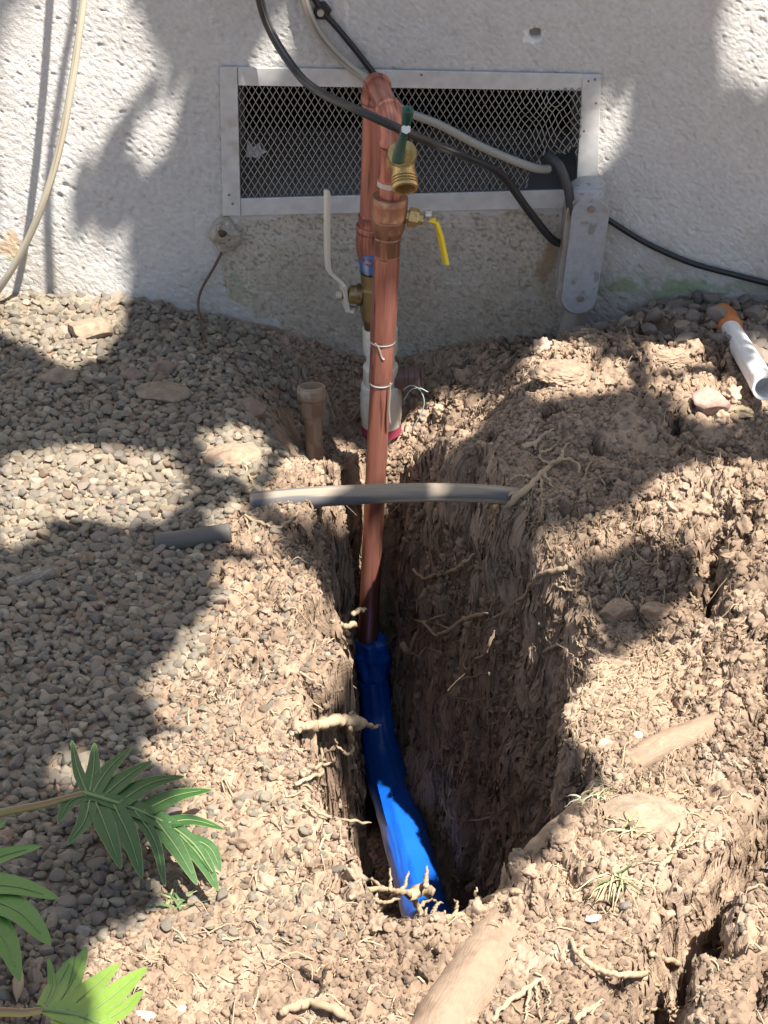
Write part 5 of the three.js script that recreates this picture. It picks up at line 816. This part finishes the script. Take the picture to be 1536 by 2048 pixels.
  // dry curled leaf remains under it
  const p = surf(36, 1960); solo('dry_leaf', sweep([surf(45, 1952, 0.01), surf(38, 1978, 0.012), surf(34, 2008, 0.004)], (s, a) => 0.006 * Math.sin(Math.PI * clamp(s, 0.05, 0.95)) * (0.5 + 0.5 * Math.abs(Math.cos(a))), { seg: 20, rad: 14 }), mat(0.45, 0.33, 0.22, 0.9), 'curled dry leaf under the philodendron', 'leaf', p);
}

/* ------------------------------------------------------------------ shrub that stands between the sun and the wall, above the picture */
{
  const LIT = [
    [[112, -60], [240, -60], [246, 45], [300, 72], [308, 120], [285, 172], [225, 220], [175, 285], [140, 345], [132, 420], [128, 490], [110, 545], [200, 470], [240, 490], [246, 600], [235, 650], [195, 720], [130, 735], [60, 695], [0, 672], [0, 70]],
    [[275, 250], [325, 205], [350, 220], [340, 280], [300, 318]],
    [[498, 165], [515, 85], [560, 52], [598, 58], [582, 130], [548, 170]],
    [[1472, -60], [1600, -60], [1600, 145], [1490, 156], [1448, 122], [1450, 60]],
    [[1165, 232], [1242, 222], [1246, 285], [1212, 352], [1150, 365], [1154, 285]],
    [[0, 925], [130, 898], [250, 898], [330, 930], [358, 980], [332, 1040], [250, 1052], [170, 1030], [100, 1040], [60, 1085], [0, 1095]],
    [[402, 885], [460, 855], [522, 870], [528, 925], [490, 972], [440, 942]],
    [[588, 760], [645, 770], [650, 880], [690, 945], [712, 985], [700, 1045], [600, 1040], [560, 990], [578, 900]],
    [[735, 640], [800, 640], [800, 960], [735, 965]], [[800, 870], [850, 810], [930, 800], [962, 850], [920, 900], [860, 962], [795, 962]],
    [[540, 975], [760, 965], [900, 970], [890, 1010], [540, 1022]],
    [[420, 1040], [468, 1005], [520, 1060], [545, 1105], [470, 1095]],
    [[430, 1135], [540, 1118], [622, 1150], [662, 1240], [700, 1320], [650, 1400], [650, 1500], [670, 1600], [735, 1690], [740, 1830], [900, 1835], [1030, 1780], [1150, 1650], [1220, 1560], [1130, 1470], [1150, 1400], [1205, 1335], [1290, 1300], [1372, 1238], [1400, 1165], [1382, 1085], [1280, 1062], [1180, 1112], [1095, 1135], [1100, 1100], [1182, 1048], [1262, 1028], [1302, 968], [1402, 932], [1700, 940], [1700, 2200], [80, 2200], [190, 1885], [300, 1842], [312, 1780], [275, 1690], [300, 1640], [420, 1590], [285, 1512], [292, 1488], [372, 1482], [342, 1432], [285, 1372], [305, 1348], [410, 1262], [442, 1172]],
    [[1048, 742], [1088, 690], [1182, 700], [1192, 782], [1080, 802]], [[1192, 730], [1240, 720], [1262, 762], [1202, 792]], [[1290, 702], [1392, 688], [1402, 730], [1310, 742]],
    [[1288, 772], [1400, 760], [1482, 770], [1462, 832], [1410, 842], [1350, 802]], [[1478, 690], [1560, 690], [1560, 810], [1505, 790]],
    [[708, 1270], [785, 1275], [785, 1345], [715, 1345]], [[745, 1555], [830, 1560], [870, 1760], [780, 1770]], [[790, 1240], [860, 1230], [860, 1320], [800, 1330]],
    [[120, 1515], [172, 1505], [172, 1575], [120, 1580]],
  ];
  const ea = V(0, 1, 0).cross(S).normalize(), eb = S.clone().cross(ea).normalize(), C = 0.006, ox = -1.4, oy = -1.4, N = Math.ceil(2.8 / C);
  const lit = new Uint16Array(N * N), dk = new Uint16Array(N * N);
  const cellOf = p => { const a = Math.floor((p.dot(ea) - ox) / C), b = Math.floor((p.dot(eb) - oy) / C); return a < 0 || b < 0 || a >= N || b >= N ? -1 : b * N + a; };
  const isLit = (u, v) => LIT.some(P => inPoly(u, v, P));
  for (let v = -140; v < 2100; v += 7) for (let u = -160; u < 1700; u += 7) {
    let p; const l = isLit(u, v); if (v < 600) p = W(u, v, 0); if (v >= 560) { const q = surf(clamp(u, -40, 1580), v); if (!p || q.z > 0.01) p = q; }
    if (l && u > 730 && u < 805 && v > 600 && v < 970) p = W(u, v, ZF);
    if (l && u > 700 && u < 880 && v > 1265 && v < 1780 && (v < 1350 || v > 1550)) p = W(u, v, lerp(0.2, 0.50, clamp((v - 1400) / 430)));
    if (!l && u > 640 && u < 905 && v > 130 && v < 625) for (const z of [ZF, ZF + 0.07]) { const c = cellOf(W(u, v, z)); if (c >= 0) dk[c] += 2; }
    if (u > 130 && u < 445 && v > 1480 && v < 1765) { const c = cellOf(G(u, v, 0.06)); if (c >= 0) dk[c] += 2; }
    let blocked = false; for (let t = 0.03; t < 0.75 && !blocked; t += 0.01) { const x = p.x + S.x * t, z = p.z + S.z * t; if (p.y + S.y * t < hAt(x, z) - 0.003) blocked = true; } if (blocked) continue;
    const c = cellOf(p), onPipe = l && u > 730 && u < 805 && v > 600 && v < 970; if (c >= 0) l ? lit[c] += onPipe ? 3 : 1 : dk[c]++;
  }
  const state = new Uint8Array(N * N);   // 1 in sun, 2 to be shaded, 3 shaded already
  for (let i = 0; i < N * N; i++) state[i] = lit[i] && lit[i] >= 0.6 * dk[i] ? 1 : dk[i] ? 2 : 0;
  { const s0 = state.slice(); for (let b = 1; b < N - 1; b++) for (let a = 1; a < N - 1; a++) { const i = b * N + a; if (!s0[i]) { const q = [s0[i - 1], s0[i + 1], s0[i - N], s0[i + N]]; state[i] = q.includes(1) && !q.includes(2) ? 1 : q.includes(2) ? 2 : 0; } } }
  if (0) { const s0 = state.slice(); for (let b = 1; b < N - 1; b++) for (let a = 1; a < N - 1; a++) { const i = b * N + a; if (s0[i] !== 1 && (s0[i - 1] === 1 || s0[i + 1] === 1 || s0[i - N] === 1 || s0[i + N] === 1)) state[i] = 1; } }
  const todo = []; for (let i = 0; i < N * N; i++) if (state[i] === 2) todo.push(i);
  const r = mulberry(4242), leaves = [], pts = [];
  for (let i = 0; i <= 22; i++) for (let j = -7; j <= 7; j++) { const s = i / 22, w = 0.5 * Math.pow(Math.sin(Math.PI * Math.pow(s, 0.8)), 0.8); const e = j / 7; pts.push([s - 0.5, e * w]); }
  let level = 1.3;
  const tryLeaf = (L, asp, tol) => {
    for (let k = 0; k < 4; k++) { const c = todo[Math.floor(r() * todo.length)]; if (state[c] !== 2) continue;
      const a0 = ox + (c % N + 0.5) * C, b0 = oy + (Math.floor(c / N) + 0.5) * C, t = 0;
      const n = S.clone().add(V((r() - 0.5) * 0.9, (r() - 0.5) * 0.6, (r() - 0.5) * 0.9)).normalize(), ang = r() * 6.28, e1 = V(Math.cos(ang), 0, Math.sin(ang)); e1.addScaledVector(n, -e1.dot(n)).normalize(); const e2 = n.clone().cross(e1);
      const cen = V(0, 0, 0).addScaledVector(ea, a0).addScaledVector(eb, b0); let bad = 0, good = 0; const cells = [];
      for (const [x, y] of pts) { const q = cen.clone().addScaledVector(e1, x * L).addScaledVector(e2, y * L * asp), i = cellOf(q); if (i < 0) continue; if (state[i] === 1) bad++; else if (state[i] === 2) good++; cells.push(i); }
      if (bad > tol * pts.length || good < 0.12 * pts.length) continue;
      for (const i of cells) if (state[i] === 2) state[i] = 3;
      leaves.push({ cen, e1, e2, n, L, asp, up: level }); return true; }
    return false;
  };
  for (const [L, asp, tries, tol] of [[0.22, 0.55, 2500, 0.004], [0.15, 0.55, 5000, 0.006], [0.10, 0.55, 9000, 0.012], [0.065, 0.6, 12000, 0.02], [0.04, 0.65, 14000, 0.03], [0.024, 0.7, 9000, 0.05]]) for (let k = 0; k < tries; k++) tryLeaf(L * (0.85 + 0.3 * r()), asp * (0.85 + 0.3 * r()), tol);
  // the crown goes on above and around: two more storeys of leaves that keep to the same shade
  for (const lv of [2.2, 2.8]) { level = lv; for (const i of todo) if (state[i] === 3) state[i] = 2; for (const [L, asp, tries] of [[0.24, 0.6, 1500], [0.17, 0.6, 2500], [0.11, 0.6, 3000]]) for (let k = 0; k < tries; k++) tryLeaf(L * (0.85 + 0.3 * r()), asp * (0.85 + 0.3 * r()), 0.006); }
  const gs = [], heads = [];
  for (const o of leaves) {
    // height above the picture: far enough along the sun's line to clear the view
    const g0 = o.cen.clone(); let t = o.up + 0.4 * r(); const ground = -g0.y / S.y, wallT = -g0.z / S.z; const hit = Math.max(ground, wallT); const c = g0.clone().addScaledVector(S, hit + t);
    for (let k = 0; k < 30; k++) { const [u, v] = toPixel(c); if (v < -90 - 1300 * o.L || u > 1900) break; c.addScaledVector(S, 0.07); }
    const pos = [], idx = [], n = 8;
    for (let i = 0; i <= n; i++) { const s = i / n, w = 0.5 * Math.pow(Math.sin(Math.PI * Math.pow(clamp(s, 0.01, 0.99), 0.8)), 0.8) * o.L * o.asp; for (const e of [-1, 0, 1]) { const q = c.clone().addScaledVector(o.e1, (s - 0.5) * o.L).addScaledVector(o.e2, e * w).addScaledVector(o.n, 0.18 * Math.abs(e) * w - 0.05 * o.L * s * s); pos.push(q.x, q.y, q.z); } if (i < n) for (const k of [0, 1]) { const a = i * 3 + k; idx.push(a, a + 1, a + 3, a + 1, a + 4, a + 3); } }
    const g = new THREE.BufferGeometry(); g.setAttribute('position', new THREE.Float32BufferAttribute(pos, 3)); g.setIndex(idx); g.computeVertexNormals(); gs.push(g); heads.push(c);
  }
  const foot = V(1.75, -0.03, 1.55), t = thing('shrub', 'broad leaved shrub overhanging the digging and shading the wall', 'shrub', foot);
  part(t, 'crown', mergeGeometries(gs), new THREE.MeshStandardMaterial({ color: col(0.05, 0.10, 0.035), roughness: 0.6, side: THREE.DoubleSide }));
  const fork = V(1.55, 1.35, 1.45); part(t, 'trunk', sweep([foot.clone().add(V(0, -0.1, 0)), V(1.72, 0.6, 1.5), fork], s => lerp(0.05, 0.032, s), { seg: 20, rad: 14 }), mat(0.2, 0.15, 0.1, 0.95));
  // twigs: every leaf hangs on its nearest neighbour, by a way that keeps to the shaded side
  const nodes = [fork, ...heads], inT = new Uint8Array(nodes.length), best = new Float32Array(nodes.length).fill(1e9), from = new Int32Array(nodes.length); inT[0] = 1; let last = 0; const limbs = [];
  for (let k = 1; k < nodes.length; k++) {
    for (let i = 1; i < nodes.length; i++) if (!inT[i]) { const d = nodes[last].distanceTo(nodes[i]); if (d < best[i]) { let bad = 0; for (let q = 0; q <= 8; q++) { const c = cellOf(nodes[last].clone().lerp(nodes[i], q / 8)); if (c >= 0 && state[c] === 1) bad++; } const w = d * (1 + 0.8 * bad); if (w < best[i]) { best[i] = w; from[i] = last; } } }
    let m = -1; for (let i = 1; i < nodes.length; i++) if (!inT[i] && (m < 0 || best[i] < best[m])) m = i;
    inT[m] = 1; last = m; limbs.push(sweep([nodes[from[m]], nodes[m]], t2 => lerp(0.0022, 0.0014, t2), { curve: false, seg: 3, rad: 4 }));
  }
  if (limbs.length) part(t, 'branches', clean(limbs), mat(0.18, 0.14, 0.09, 0.95));
}
renderer.render(scene, camera);
